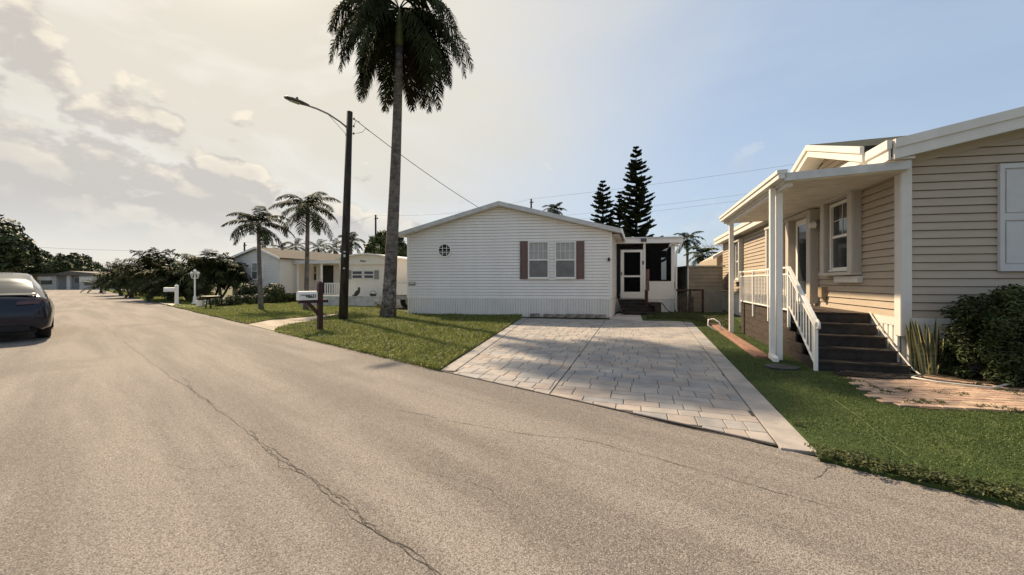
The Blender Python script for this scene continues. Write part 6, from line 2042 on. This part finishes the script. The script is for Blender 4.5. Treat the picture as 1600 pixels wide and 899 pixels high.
# stations: distance from rear, underside, half width, shoulder height, belt height/half width, roof height/half width
ST = [(0.00, 0.40, 0.66, 0.55, 0.66, 0.62, 0.70, 0.50),
      (0.05, 0.33, 0.82, 0.58, 0.80, 0.77, 0.84, 0.64),
      (0.12, 0.28, 0.90, 0.62, 0.92, 0.83, 0.99, 0.72),
      (0.22, 0.26, 0.935, 0.66, 0.99, 0.85, 1.06, 0.74),
      (0.34, 0.25, 0.95, 0.70, 1.00, 0.86, 1.085, 0.74),
      (0.60, 0.24, 0.96, 0.72, 0.995, 0.86, 1.24, 0.66),
      (1.00, 0.23, 0.96, 0.72, 0.985, 0.86, 1.44, 0.61),
      (1.45, 0.22, 0.955, 0.72, 0.975, 0.86, 1.58, 0.58),
      (2.20, 0.22, 0.95, 0.70, 0.95, 0.86, 1.62, 0.58),
      (2.90, 0.22, 0.95, 0.70, 0.93, 0.86, 1.57, 0.56),
      (3.50, 0.22, 0.95, 0.68, 0.91, 0.84, 1.28, 0.55),
      (3.95, 0.22, 0.94, 0.66, 0.88, 0.80, 0.99, 0.62),
      (4.40, 0.24, 0.90, 0.60, 0.80, 0.74, 0.86, 0.58),
      (4.70, 0.30, 0.74, 0.52, 0.66, 0.60, 0.70, 0.44)]
def section(s):
    d, zb, hw, zs, bh_, bw_, rh, rw = s
    half = [(hw * 0.86, zb), (hw * 0.965, zb + 0.06), (hw, (zb + zs) / 2), (hw * 0.995, zs), (bw_ + (hw - bw_) * 0.35, bh_ - 0.06), (bw_, bh_),
            (bw_ + (rw - bw_) * 0.5, bh_ + (rh - bh_) * 0.55), (rw, bh_ + (rh - bh_) * 0.90), (rw * 0.85, rh - 0.01), (rw * 0.45, rh + 0.012), (0, rh + 0.016)]
    full = [(x, z) for x, z in half] + [(-x, z) for x, z in half[-2::-1]]
    return [CARF.p(d, z, x) for x, z in full]
# refine stations smoothly
def interp(k):
    i = min(int(k), len(ST) - 2); f = k - i
    p0, p1_, p2_, p3__ = ST[max(i - 1, 0)], ST[i], ST[i + 1], ST[min(i + 2, len(ST) - 1)]
    out = []
    for a, b_, c, d in zip(p0, p1_, p2_, p3__):
        out.append(b_ + (c - b_) * f if True else 0)
    return tuple(out)
SUB = 3
rows = [section(interp(i / SUB)) for i in range((len(ST) - 1) * SUB + 1)]
NP = len(rows[0])
gridv = [p for r in rows for p in r]
bodyf, rglass, sglass = [], [], []
for i in range(len(rows) - 1):
    st_ = i / SUB
    for j in range(NP - 1):
        f = (i * NP + j, i * NP + j + 1, (i + 1) * NP + j + 1, (i + 1) * NP + j)
        top_ = j in (7, 8, 9, 10, 11, 12)
        sd2 = j in (5, 6, 13, 14)
        if top_ and 4.3 <= st_ < 7.0: rglass.append(f)
        elif top_ and 9.3 <= st_ < 10.9: rglass.append(f)
        elif sd2 and 5.6 <= st_ < 10.0: sglass.append(f)
        else: bodyf.append(f)
bodyf.append(tuple(range(NP - 1, -1, -1)))
bodyf.append(tuple((len(rows) - 1) * NP + j for j in range(NP)))
def sub_mesh(faces):
    idx = {}
    vs, fs = [], []
    for f in faces:
        g = []
        for k in f:
            if k not in idx:
                idx[k] = len(vs); vs.append(gridv[k])
            g.append(idx[k])
        fs.append(tuple(g))
    return MB().add(vs, fs)
sub_mesh(bodyf).build('body', M_CAR, car, smooth=True)
back_f = [f for f in rglass if f[0] // NP < 7 * SUB]
sub_mesh(back_f).build('rear_window', M_CGL, car, smooth=True)
sub_mesh([f for f in rglass if f not in back_f]).build('windscreen', M_CGL, car, smooth=True)
for s in (0, 1):
    sub_mesh([f for f in sglass if (f[0] % NP > NP // 2) == bool(s)]).build('side_window', M_CGL, car, smooth=True)
CARF.box('underbody', M_TRIM, car, 0.25, 4.4, 0.20, 0.34, -0.72, 0.72)
for a in (0.92, 3.75):
    for s in (-1, 1):
        wheel(car, CARF.p(a, 0.355, 0.80 * s), RN * s, 0.355, 0.25)
# tail lamps wrap the rear corners
M_TAIL = mat('smoky_tail_lamp', (0.10, 0.05, 0.05), 0.3, 0.2, 4.0, spec=0.3, coat=0.2)
for s in (-1, 1):
    q = [(0.085, 0.865, 0.42), (0.10, 0.93, 0.44), (0.10, 0.875, 0.66), (0.125, 0.965, 0.64), (0.175, 0.89, 0.83), (0.20, 0.985, 0.815), (0.30, 0.92, 0.905), (0.33, 0.985, 0.875)]
    vs = [CARF.p(d - 0.055, z, x * s * 1.012) for d, z, x in q]
    fs = [(0, 2, 3, 1), (2, 4, 5, 3), (4, 6, 7, 5)]
    vs2 = [p + RD * 0.05 - RN * 0.02 * s for p in vs]
    mb = MB().add(vs + vs2, fs + [(8 + a, 8 + b, 8 + c, 8 + d) for a, b, c, d in fs] + [(0, 1, 9, 8), (6, 7, 15, 14), (0, 2, 10, 8), (2, 4, 12, 10), (4, 6, 14, 12), (1, 3, 11, 9), (3, 5, 13, 11), (5, 7, 15, 13)])
    mb.build('tail_light', M_TAIL, car)
plate = CARF.box('number_plate', mat('plate_white', (0.55, 0.55, 0.53), 0.4, 0.05), car, -0.03, 0.0, 0.70, 0.86, -0.16, 0.16)
CARF.box('plate_frame', M_TRIM, plate, -0.02, 0.06, 0.68, 0.88, -0.18, 0.18)
MB().prism([CARF.p(0.20, 1.07, -0.72), CARF.p(0.20, 1.07, 0.72), CARF.p(0.36, 1.10, 0.72), CARF.p(0.36, 1.10, -0.72)], (0, 0, 0.02)).build('spoiler', M_CAR, car)
CARF.box('diffuser', M_TRIM, car, 0.03, 0.2, 0.27, 0.42, -0.62, 0.62)
